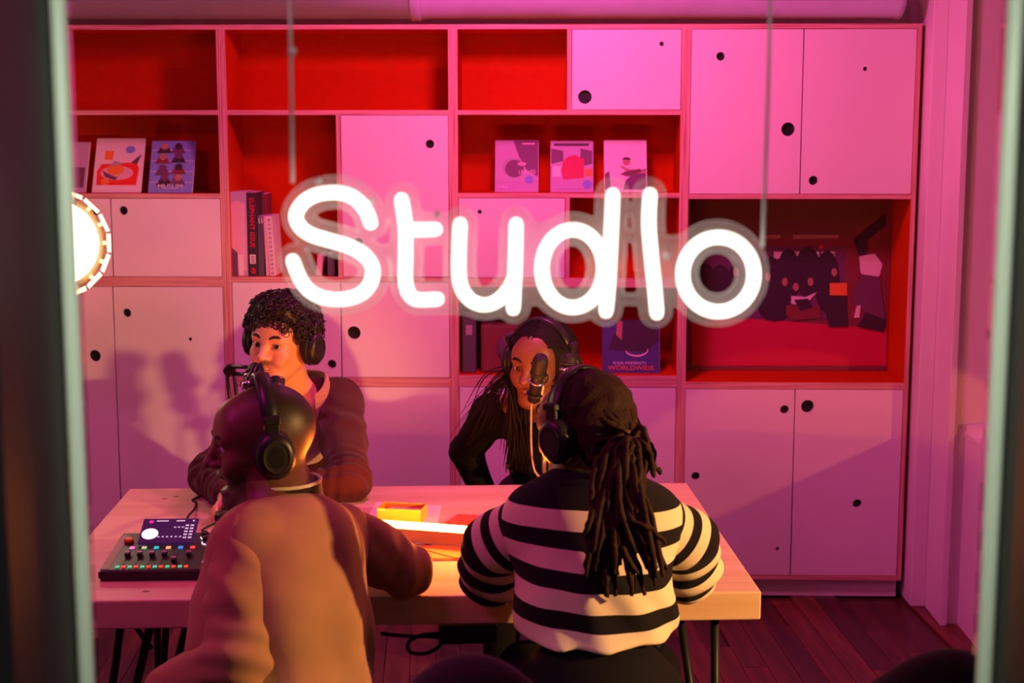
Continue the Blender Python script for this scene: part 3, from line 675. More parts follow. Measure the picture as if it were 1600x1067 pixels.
for k in range(6):
    x = 0.052+0.0305*k
    box('mute_button', (x-0.0135, 0.010, 0), (x-0.0035, 0.018, 0.004), LED['green'], cs, 0.001, mx=KM)
    box('solo_button', (x+0.0015, 0.010, 0), (x+0.0115, 0.018, 0.004), LED['red'], cs, 0.001, mx=KM)
    box('channel_button', (x-0.006, 0.138, 0), (x+0.006, 0.150, 0.004), LED[top_cols[k]], cs, 0.001, mx=KM)
    box('fader_slot', (x-0.0014, 0.026, 0), (x+0.0014, 0.130, 0.0008), M['hole'], cs, 0, mx=KM)
    y = 0.030+0.085*fad[k]
    fc = box('fader_cap', (x-0.006, y, 0.001), (x+0.006, y+0.022, 0.011), M['black'], cs, 0.0018, mx=KM)
    box('fader_line', (x-0.0055, y+0.007, 0.0112), (x+0.0055, y+0.013, 0.0118), mat('fader_grip', (0.75, 0.45, 0.60), 0.4), fc, 0, mx=KM)
pads = [['blue', 'red', 'cyan'], ['violet', 'pink', 'blue'], ['white', 'violet', 'lime'], ['pink', 'white', 'red']]
for r in range(4):
    for c_ in range(3):
        x = 0.245+0.029*c_; y = 0.128-0.030*r
        box('sound_pad', (x, y, 0), (x+0.024, y+0.024, 0.003), LED[pads[r][c_]], cs, 0.001, mx=KM)
SM = KM @ Matrix.Translation((0.062, 0.160, 0.004)) @ Matrix.Rotation(math.radians(20), 4, 'X')
scn = box('screen', (0, 0, -0.002), (0.142, 0.098, 0.005), mat('screen_glass', (0.035, 0.010, 0.055), 0.08, emis=(0.10, 0.02, 0.20), estr=0.25, spec=0.6), cs, 0.0015, mx=SM)
scw = led('screen_white', (0.75, 0.7, 0.9), 0.55)
for x0, x1, y in ((0.035, 0.066, 0.085), (0.086, 0.108, 0.085), (0.128, 0.133, 0.085)): box('screen_text', (x0, y, 0.0052), (x1, y+0.0045, 0.0056), scw, scn, 0, mx=SM)
for k in range(6): box('screen_text', (0.047+0.011*k, 0.022, 0.0052), (0.052+0.011*k, 0.027, 0.0056), scw, scn, 0, mx=SM)
for k in range(2):
    for r in range(5): box('screen_meter', (0.112+0.013*k, 0.018+0.012*r, 0.0052), (0.121+0.013*k, 0.024+0.012*r, 0.0056), scw, scn, 0, mx=SM)
for k in range(3): box('screen_text', (0.083+0.010*k, 0.060, 0.0052), (0.089+0.010*k, 0.064, 0.0056), scw, scn, 0, mx=SM)
lathe('screen_icon', [(0.006, 0.0052), (0.006, 0.0057)], led('icon_magenta', (0.8, 0.03, 0.4), 0.7), scn, 16, SM @ Matrix.Translation((0.022, 0.084, 0)))
lathe('lamp_reflection', [(0.021, 0.0052), (0.021, 0.0058)], led('reflection_white', (1, 0.85, 0.95), 1.3), scn, 28, SM @ Matrix.Translation((0.026, 0.036, 0)))  # glowing disc painted on the screen as the round lamp's reflection
lathe('orange_knob', [(0.012, 0), (0.012, 0.008), (0.009, 0.011)], mat('knob_orange', (0.75, 0.16, 0.02), 0.4), cs, 20, KM @ Matrix.Translation((0.034, 0.190, 0)))
for k in range(4):
    kb = lathe('level_knob', [(0.010, 0), (0.0095, 0.014), (0.0075, 0.016)], M['black'], cs, 20, KM @ Matrix.Translation((0.224+0.027*k, 0.216, 0)))
    lathe('knob_ring', [(0.0122, 0), (0.0122, 0.003), (0.0100, 0.003)], LED[['white', 'lime', 'cyan', 'white'][k]], kb, 20, KM @ Matrix.Translation((0.224+0.027*k, 0.216, 0)))
kb = lathe('encoder_knob', [(0.013, 0), (0.0125, 0.018), (0.010, 0.020)], M['black'], cs, 24, KM @ Matrix.Translation((0.237, 0.178, 0)))
lathe('knob_ring', [(0.0160, 0), (0.0160, 0.003), (0.0130, 0.003)], LED['white'], kb, 24, KM @ Matrix.Translation((0.237, 0.178, 0)))
cab = [PZ(290, 826, 0.79), PZ(293, 808, 0.775), PZ(304, 795, 0.748), PZ(306, 784, 0.745), PZ(301, 781, 0.745), PZ(320, 772, 0.745)]
tag(tube('console_cable', spline(cab, 6), 0.0032, M['rubber'], None, 8), 'thin black cable snaking from the console back over the table', 'cable')
pl = axis_mx(PZ(290, 827, 0.785), PZ(291, 818, 0.80))
tag(lathe('cable_plug', [(0.006, 0), (0.0055, 0.016), (0.003, 0.024)], mat('plug_orange', (0.85, 0.25, 0.03), 0.4), None, 14, pl), 'orange cable plug standing up at the console back', 'plug')
q = tl(350, 817)
ad = empty('power_adapter', (q.x, q.y, 0.7405), 0.35, 'black power adapter lying on the table under the laughing man', 'adapter')
box('adapter_body', (-0.02, -0.02, 0), (0.075, 0.03, 0.03), M['black'], ad, 0.006, 2); lathe('socket', [(0.008, 0), (0.008, 0.006), (0.005, 0.006)], M['rubber'], ad, 16, Matrix.Translation((-0.019, 0.004, 0.015)) @ Matrix.Rotation(-PI/2, 4, 'Y'))
tube('lead', spline([(-0.015, -0.018, 0.008), (-0.045, -0.035, 0.004), (-0.07, -0.075, 0.004), (-0.06, -0.10, 0.006)], 5), 0.003, M['rubber'], ad, 8)

# light bar on the table
A, B = PZ(566, 819, 0.778), PZ(930, 846, 0.778)
lb = empty('light_bar', (A.x, A.y, 0.7405), math.atan2(B.y-A.y, B.x-A.x), 'glowing orange white tube light lying along the table middle', 'light bar')
LB = (B-A).length
glow = mat('tube_glow', (0.9, 0.6, 0.3), 0.4, emis=(1.0, 0.21, 0.014), estr=280)
tube('glowing_tube', [(0, 0, 0.041), (0.01, 0, 0.041), (LB-0.01, 0, 0.041), (LB, 0, 0.041)], [0.008, 0.0125, 0.0125, 0.008], glow, lb, 16)
bm = bmesh.new(); add_box(bm, (0.02, -0.020, 0), (LB-0.02, 0.020, 0.024), 0.002); add_box(bm, (0.02, -0.022, 0.004), (LB-0.02, -0.0165, 0.039), 0.001); add_box(bm, (0.02, 0.0165, 0.004), (LB-0.02, 0.022, 0.039), 0.001)
from_bm('base_channel', bm, mat('brushed_channel', (0.60, 0.30, 0.16), 0.35, 0.3), lb)
box('channel_lip', (0.02, -0.0255, 0.002), (LB-0.02, -0.0215, 0.006), M['chrome'], lb, 0.001)
for x in (0.0, LB-0.02): box('end_cap', (x+0.004, -0.016, 0.0), (x+0.016, 0.014, 0.028), M['black'], lb, 0.003)

# open orange card box, booklet, fanned cards
f0, f1, f2 = PZ(589, 815, 0.7405), PZ(657, 819, 0.7405), PZ(674, 812, 0.7405)
ob = empty('card_box', f0, math.atan2(f1.y-f0.y, f1.x-f0.x)+0.02, 'open topped orange card box with a sunken lid window beside the light bar', 'box')
cb = mat('orange_card', (0.88, 0.40, 0.05), 0.5); Wb, Db, Hb = (f1-f0).length, 0.075, 0.040
box('front_side', (0, 0, 0), (Wb, 0.003, Hb), cb, ob, 0.0005); box('rear_side', (0, Db-0.003, 0), (Wb, Db, Hb), cb, ob, 0.0005)
box('end_side', (0, 0.003, 0), (0.003, Db-0.003, Hb), cb, ob, 0.0005); box('end_side', (Wb-0.003, 0.003, 0), (Wb, Db-0.003, Hb), cb, ob, 0.0005)
box('bottom', (0.003, 0.003, 0), (Wb-0.003, Db-0.003, 0.003), cb, ob, 0)
box('inner_card', (0.020, 0.014, 0.026), (Wb-0.012, Db-0.012, 0.0285), C['pink'], ob, 0.0005); box('inner_tray', (0.003, 0.003, 0.020), (Wb-0.003, Db-0.003, 0.0255), C['red'], ob, 0)
box('printed_line', (0.004, -0.0006, Hb-0.007), (0.026, 0.001, Hb-0.0045), M['paper'], ob, 0)
def sheet(label, quad, z, m, name='card', cat='card', group=None, t=0.0012):
    v = [PZ(x, y, z) for x, y in quad]
    c0 = sum(v, Vector())/4
    vv = [p-c0 for p in v] + [p-c0+Vector((0, 0, t)) for p in v]
    o = pyd(name, vv, [(3, 2, 1, 0), (4, 5, 6, 7), (0, 1, 5, 4), (1, 2, 6, 5), (2, 3, 7, 6), (3, 0, 4, 7)], m)
    o.location = c0
    return tag(o, label, cat, group)
oc = mat('orange_paper', (0.90, 0.27, 0.03), 0.55); oc2 = mat('deep_orange_paper', (0.80, 0.19, 0.03), 0.55)
bk = sheet('orange red booklet lying behind the light bar near the striped sleeve', [(692, 822), (742, 826), (764, 809), (716, 806)], 0.7405, mat('booklet_cover', (0.72, 0.10, 0.03), 0.5), 'booklet', 'booklet', t=0.006)
GC = 'orange cards fanned out in front of the light bar'
sheet('lowest orange card of the fan, its long edge toward the window', [(641, 875), (745, 876), (760, 853), (656, 856)], 0.7406, oc, group=GC)
sheet('middle orange card of the fan, turned slightly', [(641, 872), (735, 874), (770, 857), (660, 852)], 0.7422, oc2, group=GC)
sheet('topmost orange card of the fan, pointing at the window', [(655, 857), (712, 872), (770, 858), (705, 844)], 0.7438, oc, group=GC)
sheet('pale sheet of paper on the table behind the orange card box', [(572, 812), (684, 818), (690, 790), (588, 784)], 0.7402, M['paper'], 'paper_sheet', 'paper', t=0.0004)
# cable and power brick hanging under the table
cl = [PY(596, 990, -2.0), PY(640, 994, -1.95), PY(688, 996, -1.9), PY(690, 1006, -1.9), PY(668, 1020, -1.9), PY(642, 1019, -1.9), PY(638, 1004, -1.9), PY(660, 992, -1.9), PY(700, 990, -1.9)]
tag(tube('hanging_cable', spline(cl, 6), 0.005, M['rubber'], None, 8), 'black cable looped and hanging under the front table edge', 'cable')
bp_ = PY(706, 992, -1.9)
pb = empty('power_strip', bp_, TA, 'black power strip fixed under the table beside the cable loop', 'power strip')
box('strip_body', (-0.035, -0.02, -0.02), (0.12, 0.03, 0.03), M['black'], pb, 0.004); box('socket_face', (-0.03, -0.0215, -0.012), (0.11, -0.019, 0.012), M['rubber'], pb, 0.001)

# ------------------------------------------------------------------ microphone booms
def boom(label, base, pts, mic_a, mic_b, twin=True, r=0.0075, arm=None):
    """table clamp, parallel-bar arm through pts, joints, shock mount and microphone"""
    o = empty('microphone_boom', base, 0, label, 'microphone')
    L = lambda p: Vector(p)-Vector(base)
    am = arm or M['black']
    box('clamp', (-0.025, -0.02, 0), (0.025, 0.03, 0.035), M['black'], o, 0.004)
    P = [Vector(base)+Vector((0, 0, 0.03))] + [Vector(p) for p in pts]
    for i in range(len(P)-1):
        a, b = L(P[i]), L(P[i+1]); d = (b-a).normalized(); s = d.cross(Vector((0, 1, 0)))
        if s.length < 0.2: s = Vector((1, 0, 0))
        s = s.normalized()*0.011
        if twin and i > 0:
            tube('arm_bar', [a+s, b+s], r*0.8, am, o, 8); tube('arm_bar', [a-s*1.0, b-s*1.0], r*0.8, am, o, 8)
        else: tube('arm_bar', [a, b], r, am, o, 8)
        jm = Matrix.Translation(b) @ FRONT
        lathe('joint', [(0.012, -0.016), (0.018, -0.012), (0.018, 0.012), (0.012, 0.016)], M['black'], o, 16, jm)
    a, b = L(mic_a), L(mic_b); d = (b-a); ln = d.length; mx = axis_mx(a, b)
    lathe('microphone_body', [(0.012, 0), (0.019, 0.006), (0.021, ln*0.55), (0.0205, ln*0.6)], M['black'], o, 20, mx)
    lathe('microphone_grille', [(0.022, ln*0.6), (0.024, ln*0.65), (0.024, ln*0.9), (0.018, ln)], mat('grille_mesh', (0.03, 0.03, 0.034), 0.5, 0.6, bump=(400, 0.6)), o, 20, mx)
    for f in (0.15, 0.42, 0.60):
        lathe('shock_mount_ring', [(0.0235, ln*f), (0.0265, ln*f+0.002), (0.0265, ln*f+0.006), (0.0235, ln*f+0.008)], M['chrome' if f == 0.42 else 'black'], o, 24, mx)
    tube('mount_stem', [L(P[-1]), a.lerp(b, 0.35)], 0.006, M['chrome'], o, 8)
    return o
bA = PZ(372, 776, 0.7405)
boom('black twin bar microphone boom in front of the smiling curly haired man', bA, [PY(368, 650, -1.30), PY(359, 578, -1.28), PY(402, 580, -1.36)], PY(386, 610, -1.45), PY(402, 572, -1.38))
lo = empty('microphone', PY(430, 612, -1.60), 0, 'short banded black microphone just above the laughing man\'s headband', 'microphone')
O = PY(430, 612, -1.60); d = lambda x, y, yy: PY(x, y, yy)-O
mx = axis_mx(d(428, 644, -1.62), d(433, 592, -1.56)); ln = (d(428, 644, -1.62)-d(433, 592, -1.56)).length
lathe('microphone_body', [(0.014, 0), (0.018, 0.01), (0.018, ln*0.7), (0.021, ln*0.72)], M['black'], lo, 20, mx)
lathe('microphone_grille', [(0.021, ln*0.72), (0.0225, ln*0.78), (0.0225, ln*0.94), (0.016, ln)], M['rubber'], lo, 20, mx)
for f in (0.60, 0.74, 0.95): lathe('ring', [(0.0215, ln*f), (0.0235, ln*f+0.002), (0.0235, ln*f+0.004), (0.0215, ln*f+0.006)], mat('ring_violet', (0.10, 0.05, 0.14), 0.3, 0.7), lo, 20, mx)
tube('arm_bar', [d(428, 640, -1.62), d(416, 650, -1.6), d(395, 606, -1.52)], 0.008, M['black'], lo, 8)
tube('arm_bar', [d(383, 606, -1.48), d(402, 570, -1.44)], 0.011, M['black'], lo, 12)
tube('arm_bar', [d(407, 570, -1.44), d(416, 612, -1.58)], 0.007, M['black'], lo, 8)
lathe('joint', [(0.010, -0.014), (0.015, -0.010), (0.015, 0.010), (0.010, 0.014)], M['chrome'], lo, 18, Matrix.Translation(d(386, 602, -1.49)) @ FRONT)
tube('base_stem', [d(386, 606, -1.48), d(378, 700, -1.46), Vector((d(376, 790, -1.5).x, d(376, 790, -1.5).y, 0.742-O.z))], 0.008, M['black'], lo, 8)
lathe('base_plate', [(0.05, 0), (0.05, 0.008), (0.01, 0.012)], M['black'], lo, 24, Matrix.Translation((d(376, 790, -1.5).x, d(376, 790, -1.5).y, 0.7405-O.z)))
bB = PZ(850, 757, 0.7405)
boom('microphone boom with an upright arm in front of the smiling woman', bB, [PY(851, 700, -1.18), PY(846, 640, -1.20), PY(848, 590, -1.22)], PY(833, 628, -1.20), PY(846, 556, -1.25), False, 0.0075, mat('arm_satin', (0.32, 0.30, 0.30), 0.35, 0.5))
cbp = [PY(831, 624, -1.20), PY(830, 650, -1.21), PY(830, 690, -1.21), PY(833, 726, -1.21), PY(840, 742, -1.22), PY(856, 752, -1.22)]
tag(tube('microphone_cable', spline(cbp, 6), 0.0034, mat('cable_sheath', (0.35, 0.30, 0.28), 0.45), None, 8), 'cable dangling from the microphone in front of the smiling woman', 'cable')
bC = PZ(930, 762, 0.7405)
boom('lilac lit microphone boom rising behind the dreadlocked person\'s head', bC, [PY(940, 690, -1.45), PY(907, 606, -1.42), PY(896, 566, -1.40)], PY(886, 600, -1.42), PY(890, 553, -1.40), False, 0.008, mat('arm_pale', (0.55, 0.5, 0.6), 0.35, 0.3))

# ------------------------------------------------------------------ people: smooth-union distance fields turned into one mesh
class Field:
    def __init__(s): s.p = []; s.wr = []
    def cap(s, a, b, ra, rb=None, k=0.02, op='+'):
        s.p.append(('c', np.array(a, float), np.array(b, float), ra, ra if rb is None else rb, k, op)); return s
    def ell(s, c, r, R=None, k=0.02, op='+'):
        s.p.append(('e', np.array(c, float), np.array(r, float), np.eye(3) if R is None else np.array(R, float), None, k, op)); return s
    def half(s, c, n, k=0.004):                              # cut away everything on the side n points to
        s.p.append(('h', np.array(c, float), np.array(n, float)/np.linalg.norm(n), None, None, k, '-')); return s
    def chain(s, pts, rs, k=0.02, op='+'):
        for i in range(len(pts)-1): s.cap(pts[i], pts[i+1], rs[i], rs[i+1], k, op)
        return s
    def wrinkle(s, c, axis, lam, amp, rad): s.wr.append((np.array(c, float), np.array(axis, float)/np.linalg.norm(axis), lam, amp, rad)); return s
    def build(s, h, noise=None):
        lo = np.full(3, 1e9); hi = -lo
        for t, a, b, c, d, k, op in s.p:
            if op == '-' : continue
            if t == 'c': r = max(c, d); l, u = np.minimum(a, b)-r, np.maximum(a, b)+r
            else: e = np.abs(c) @ b; l, u = a-e, a+e
            lo = np.minimum(lo, l); hi = np.maximum(hi, u)
        lo -= 4*h+0.01; hi += 4*h+0.01
        n = np.ceil((hi-lo)/h).astype(int)+1
        ax = [(lo[i]+h*np.arange(n[i])).astype(np.float32) for i in range(3)]
        Fd = np.full(n, 0.3, np.float32)
        for t, a, b, c, d, k, op in s.p:
            m = k+3*h+0.012
            if t == 'c': r = max(c, d); l, u = np.minimum(a, b)-r-m, np.maximum(a, b)+r+m
            elif t == 'e': e = np.abs(c) @ b; l, u = a-e-m, a+e+m
            else: l, u = lo, hi
            i0 = np.clip(np.floor((l-lo)/h).astype(int), 0, n); i1 = np.clip(np.ceil((u-lo)/h).astype(int)+1, 0, n)
            if (i1 <= i0).any(): continue
            sl = tuple(slice(i0[i], i1[i]) for i in range(3))
            X = ax[0][sl[0]][:, None, None]; Y = ax[1][sl[1]][None, :, None]; Z = ax[2][sl[2]][None, None, :]
            if t == 'c':
                ab = b-a; L2 = float(ab @ ab)+1e-12
                x, y, z = X-a[0], Y-a[1], Z-a[2]
                tt = np.clip((x*ab[0]+y*ab[1]+z*ab[2])/L2, 0, 1)
                f = np.sqrt((x-tt*ab[0])**2+(y-tt*ab[1])**2+(z-tt*ab[2])**2)-(c+(d-c)*tt)
            elif t == 'e':
                x, y, z = X-a[0], Y-a[1], Z-a[2]
                q = [(c[0, i]*x+c[1, i]*y+c[2, i]*z) for i in range(3)]
                k0 = np.sqrt(sum((q[i]/b[i])**2 for i in range(3))); k1 = np.sqrt(sum((q[i]/b[i]**2)**2 for i in range(3)))+1e-9
                f = k0*(k0-1)/k1
            else:
                f = -((X-a[0])*b[0]+(Y-a[1])*b[1]+(Z-a[2])*b[2])
            g = Fd[sl]
            if op == '+':
                hh = np.maximum(k-np.abs(f-g), 0)/k; Fd[sl] = np.minimum(f, g)-hh*hh*k*0.25
            else:
                f = -f; hh = np.maximum(k-np.abs(f-g), 0)/k; Fd[sl] = np.maximum(f, g)+hh*hh*k*0.25
        for c, axn, lam, amp, rad in s.wr:
            i0 = np.clip(np.floor((c-rad*2-lo)/h).astype(int), 0, n); i1 = np.clip(np.ceil((c+rad*2-lo)/h).astype(int), 0, n)
            if (i1 <= i0).any(): continue
            sl = tuple(slice(i0[i], i1[i]) for i in range(3))
            x = ax[0][sl[0]][:, None, None]-c[0]; y = ax[1][sl[1]][None, :, None]-c[1]; z = ax[2][sl[2]][None, None, :]-c[2]
            w_ = np.exp(-(x*x+y*y+z*z)/(rad*rad*0.6))
            u = x*axn[0]+y*axn[1]+z*axn[2]
            Fd[sl] += amp*w_*np.sin(2*PI*u/lam+2.2*np.sin(9*x+13*z)+1.7*np.sin(17*y+7*z))
        if noise:
            for fr, amp in noise:
                X = ax[0][:, None, None]; Y = ax[1][None, :, None]; Z = ax[2][None, None, :]
                Fd += (amp*np.sin(fr*X+2*np.sin(fr*0.6*Z))*np.sin(fr*1.1*Y+1.3)*np.sin(fr*0.9*Z+2*np.sin(fr*0.5*X))).astype(np.float32)
        return nets(Fd, lo, h)

def nets(Fd, lo, h):
    neg = Fd < 0
    c8 = [neg[i:neg.shape[0]-1+i, j:neg.shape[1]-1+j, k:neg.shape[2]-1+k] for i in (0, 1) for j in (0, 1) for k in (0, 1)]
    anyn = c8[0].copy(); alln = c8[0].copy()
    for q in c8[1:]: anyn |= q; alln &= q
    act = anyn & ~alln
    ci = np.argwhere(act); idx = np.full(act.shape, -1, np.int64); idx[act] = np.arange(len(ci))
    acc = np.zeros((len(ci), 3)); cnt = np.zeros(len(ci))
    for axis in range(3):
        o1, o2 = [a for a in range(3) if a != axis]
        for p in (0, 1):
            for q in (0, 1):
                s0 = ci.copy(); s0[:, o1] += p; s0[:, o2] += q; s1 = s0.copy(); s1[:, axis] += 1
                a = Fd[tuple(s0.T)]; b = Fd[tuple(s1.T)]
                m = (a < 0) != (b < 0)
                t = np.where(m, a/(a-b+1e-20), 0)
                pos = s0.astype(float); pos[:, axis] += t
                acc[m] += pos[m]; cnt[m] += 1
    V = lo+h*acc/cnt[:, None]
    faces = []
    for axis in range(3):
        o1, o2 = (axis+1) % 3, (axis+2) % 3
        sa = [slice(None)]*3; sb = [slice(None)]*3; sa[axis] = slice(0, -1); sb[axis] = slice(1, None)
        e = neg[tuple(sa)] != neg[tuple(sb)]
        P = np.argwhere(e); P = P[(P[:, o1] > 0) & (P[:, o2] > 0) & (P[:, o1] < act.shape[o1]) & (P[:, o2] < act.shape[o2])]
        d1 = np.zeros(3, int); d1[o1] = 1; d2 = np.zeros(3, int); d2[o2] = 1
        q = np.stack([idx[tuple((P-d1-d2).T)], idx[tuple((P-d2).T)], idx[tuple(P.T)], idx[tuple((P-d1).T)]], 1)
        fl_ = ~neg[tuple(P.T)]
        q[fl_] = q[fl_][:, ::-1]
        faces.append(q)
    return V, np.concatenate(faces)

def np_mesh(name, V, Fq, m, parent=None, col=None, val=None):
    me = bpy.data.meshes.new(name)
    me.vertices.add(len(V)); me.vertices.foreach_set('co', np.asarray(V, np.float32).ravel())
    me.loops.add(Fq.size); me.loops.foreach_set('vertex_index', Fq.astype(np.int32).ravel())
    me.polygons.add(len(Fq)); me.polygons.foreach_set('loop_start', np.arange(0, Fq.size, 4, dtype=np.int32))
    me.update(calc_edges=True); me.validate()
    me.polygons.foreach_set('use_smooth', [True]*len(me.polygons))
    if col is not None:
        a = me.color_attributes.new('tint', 'FLOAT_COLOR', 'POINT')
        a.data.foreach_set('color', np.concatenate([col, np.ones((len(V), 1))], 1).astype(np.float32).ravel())
    if val is not None:
        a = me.attributes.new('along', 'FLOAT', 'POINT'); a.data.foreach_set('value', np.asarray(val, np.float32))
    me.materials.append(m)
    return link(bpy.data.objects.new(name, me), parent)

def skin_mat(name, rough=0.45):
    m = mat(name, (0.5, 0.3, 0.2), rough, spec=0.45)
    nt = m.node_tree; b = nt.nodes['Principled BSDF']
    a = nt.nodes.new('ShaderNodeAttribute'); a.attribute_name = 'tint'
    nt.links.new(a.outputs['Color'], b.inputs['Base Color'])
    tc = nt.nodes['Texture Coordinate'] if 'Texture Coordinate' in nt.nodes else nt.nodes.new('ShaderNodeTexCoord')
    n2 = nt.nodes.new('ShaderNodeTexNoise'); n2.inputs['Scale'].default_value = 220
    bp = nt.nodes.new('ShaderNodeBump'); bp.inputs['Strength'].default_value = 0.12; bp.inputs['Distance'].default_value = 0.001
    nt.links.new(tc.outputs['Object'], n2.inputs['Vector']); nt.links.new(n2.outputs['Fac'], bp.inputs['Height']); nt.links.new(bp.outputs[0], b.inputs['Normal'])
    return m

SCALE = 1.09
class Head:
    """head frame: face looks along -Y, z up"""
    def __init__(s, c, yaw, pitch, roll=0, scale=SCALE):
        s.c = np.array(c); s.s = scale
        s.R = np.array(Matrix.Rotation(math.radians(yaw), 3, 'Z') @ Matrix.Rotation(math.radians(pitch), 3, 'X') @ Matrix.Rotation(math.radians(roll), 3, 'Y'))
    def __call__(s, x, y, z): return s.c+s.R @ (np.array([x, y, z])*s.s)
    def inv(s, V): return ((V-s.c) @ s.R)/s.s
    def mx(s):
        m = Matrix(s.R.tolist()).to_4x4() @ Matrix.Scale(s.s, 4); m.translation = Vector(s.c); return m
    def e(s, f, c, r, k=0.02, op='+', Rl=None):
        f.ell(s(*c), np.array(r)*s.s, s.R if Rl is None else s.R @ Rl, k*s.s, op)
    def cp(s, f, a, b, ra, rb=None, k=0.02, op='+'):
        f.cap(s(*a), s(*b), ra*s.s, (ra if rb is None else rb)*s.s, k*s.s, op)

def head_prims(f, H, neck_to, mouth='smile', jaw=1.0, nose=1.0, lid=0.0110):
    H.e(f, (0, 0.014, 0.030), (0.074, 0.096, 0.088))
    H.e(f, (0, -0.035, -0.030), (0.060*jaw, 0.058, 0.082), 0.03)
    H.e(f, (0, -0.060, 0.035), (0.055, 0.030, 0.045), 0.04)
    dz = -0.012 if mouth == 'laugh' else 0
    H.e(f, (0, -0.073, -0.104+dz), (0.022, 0.017, 0.017), 0.025)
    for x in (-1, 1):
        H.cp(f, (x*0.054*jaw, 0.002, -0.050), (x*0.020*jaw, -0.066, -0.100+dz), 0.016, 0.015, 0.03)
        H.e(f, (x*0.043, -0.066, -0.028), (0.021, 0.020, 0.018), 0.022)
        if mouth != 'plain': H.e(f, (x*0.036, -0.078, -0.045), (0.014, 0.012, 0.014), 0.014)
    H.cp(f, (-0.040, -0.080, 0.021), (0.040, -0.080, 0.021), 0.009, None, 0.016)
    for x in (-1, 1): H.e(f, (x*0.032, -0.104, 0.001), (0.019, 0.016, 0.012), 0.012, '-')
    for x in (-1, 1):
        H.e(f, (x*0.032, -0.0795, lid), (0.0165, 0.0135, 0.0055), 0.005)
        H.e(f, (x*0.032, -0.0795, -lid+0.001), (0.0155, 0.0125, 0.0045), 0.005)
    H.cp(f, (0, -0.088, 0.012), (0, -0.112, -0.029), 0.0068*nose, 0.0095*nose, 0.012)
    H.e(f, (0, -0.113, -0.031), (0.0115*nose, 0.011, 0.0095), 0.006)
    for x in (-1, 1): H.e(f, (x*0.0125*nose, -0.101, -0.034), (0.0085*nose, 0.010, 0.0075), 0.006)
    if mouth == 'laugh':
        H.e(f, (0, -0.089, -0.058), (0.026, 0.011, 0.0065), 0.008); H.e(f, (0, -0.082, -0.095), (0.022, 0.012, 0.007), 0.008)
        H.e(f, (0, -0.100, -0.074), (0.023, 0.030, 0.0125), 0.004, '-')
    else:
        wd = 0.029 if mouth == 'smile' else 0.024
        for x in (-1, 1):
            H.cp(f, (0, -0.0965, -0.0610), (x*wd, -0.083, -0.0590), 0.0048, 0.003, 0.004); H.cp(f, (0, -0.0945, -0.0755), (x*wd*0.9, -0.083, -0.0640), 0.0055, 0.003, 0.004)
        H.e(f, (0, -0.104, -0.0680), (wd*0.88, 0.018, 0.0040), 0.003, '-')
    for x in (-1, 1):
        H.e(f, (x*0.074, 0.014, -0.005), (0.010, 0.018, 0.031), 0.008)
    H.cp(f, (0, 0.022, -0.045), (0, 0.038, -0.12), 0.052, 0.052, 0.03)
    f.cap(H(0, 0.038, -0.12), neck_to, 0.054*H.s, 0.060*H.s, 0.03)

def face_tint(H, V, base, lips, brow=None, beard=None, scalp=None, hl=0.055):
    L = H.inv(V); x, y, z = L.T
    c = np.tile(np.array(base), (len(V), 1))
    def mix(mask, colr):
        nonlocal c
        mask = np.clip(mask, 0, 1)[:, None]; c = c*(1-mask)+np.array(colr)*mask
    front = (y < -0.05)
    near = (np.abs(x) < 0.1) & (np.abs(z) < 0.16) & (np.abs(y) < 0.14)
    if scalp is not None: mix(near*np.clip(((z-hl)-0.75*np.clip(-y+0.01, 0, 1)+0.9*np.clip(y+0.01, 0, 0.06))*22+0.1, 0, 1)*np.clip((z+0.35*y+0.03)*30, 0, 1), scalp)
    if beard is not None:
        mix(near*front*np.clip((-z-0.076+0.9*np.clip(np.abs(x)-0.02, 0, 1))*120, 0, 1)*0.75, beard); mix(near*np.exp(-((z+0.052)/0.006)**2)*(np.abs(x) < 0.028)*(y < -0.08)*0.8, beard)
    mix(near*np.exp(-((z+0.0605)/0.005)**2-(x/0.026)**4)*(y < -0.082)*0.8, lips); mix(near*np.exp(-((z+0.0755)/0.006)**2-(x/0.023)**4)*(y < -0.080)*0.8, lips)
    mix(near*np.exp(-((z+0.02)/0.02)**2-((np.abs(x)-0.045)/0.02)**2)*(y < -0.05)*0.25, np.array(base)*np.array([1.15, 0.75, 0.7]))
    mix(near*np.exp(-((np.abs(z)-0.0052)/0.0030)**2-((np.abs(x)-0.032)/0.0150)**4)*(y < -0.074)*0.85, np.array(base)*0.10)
    return c

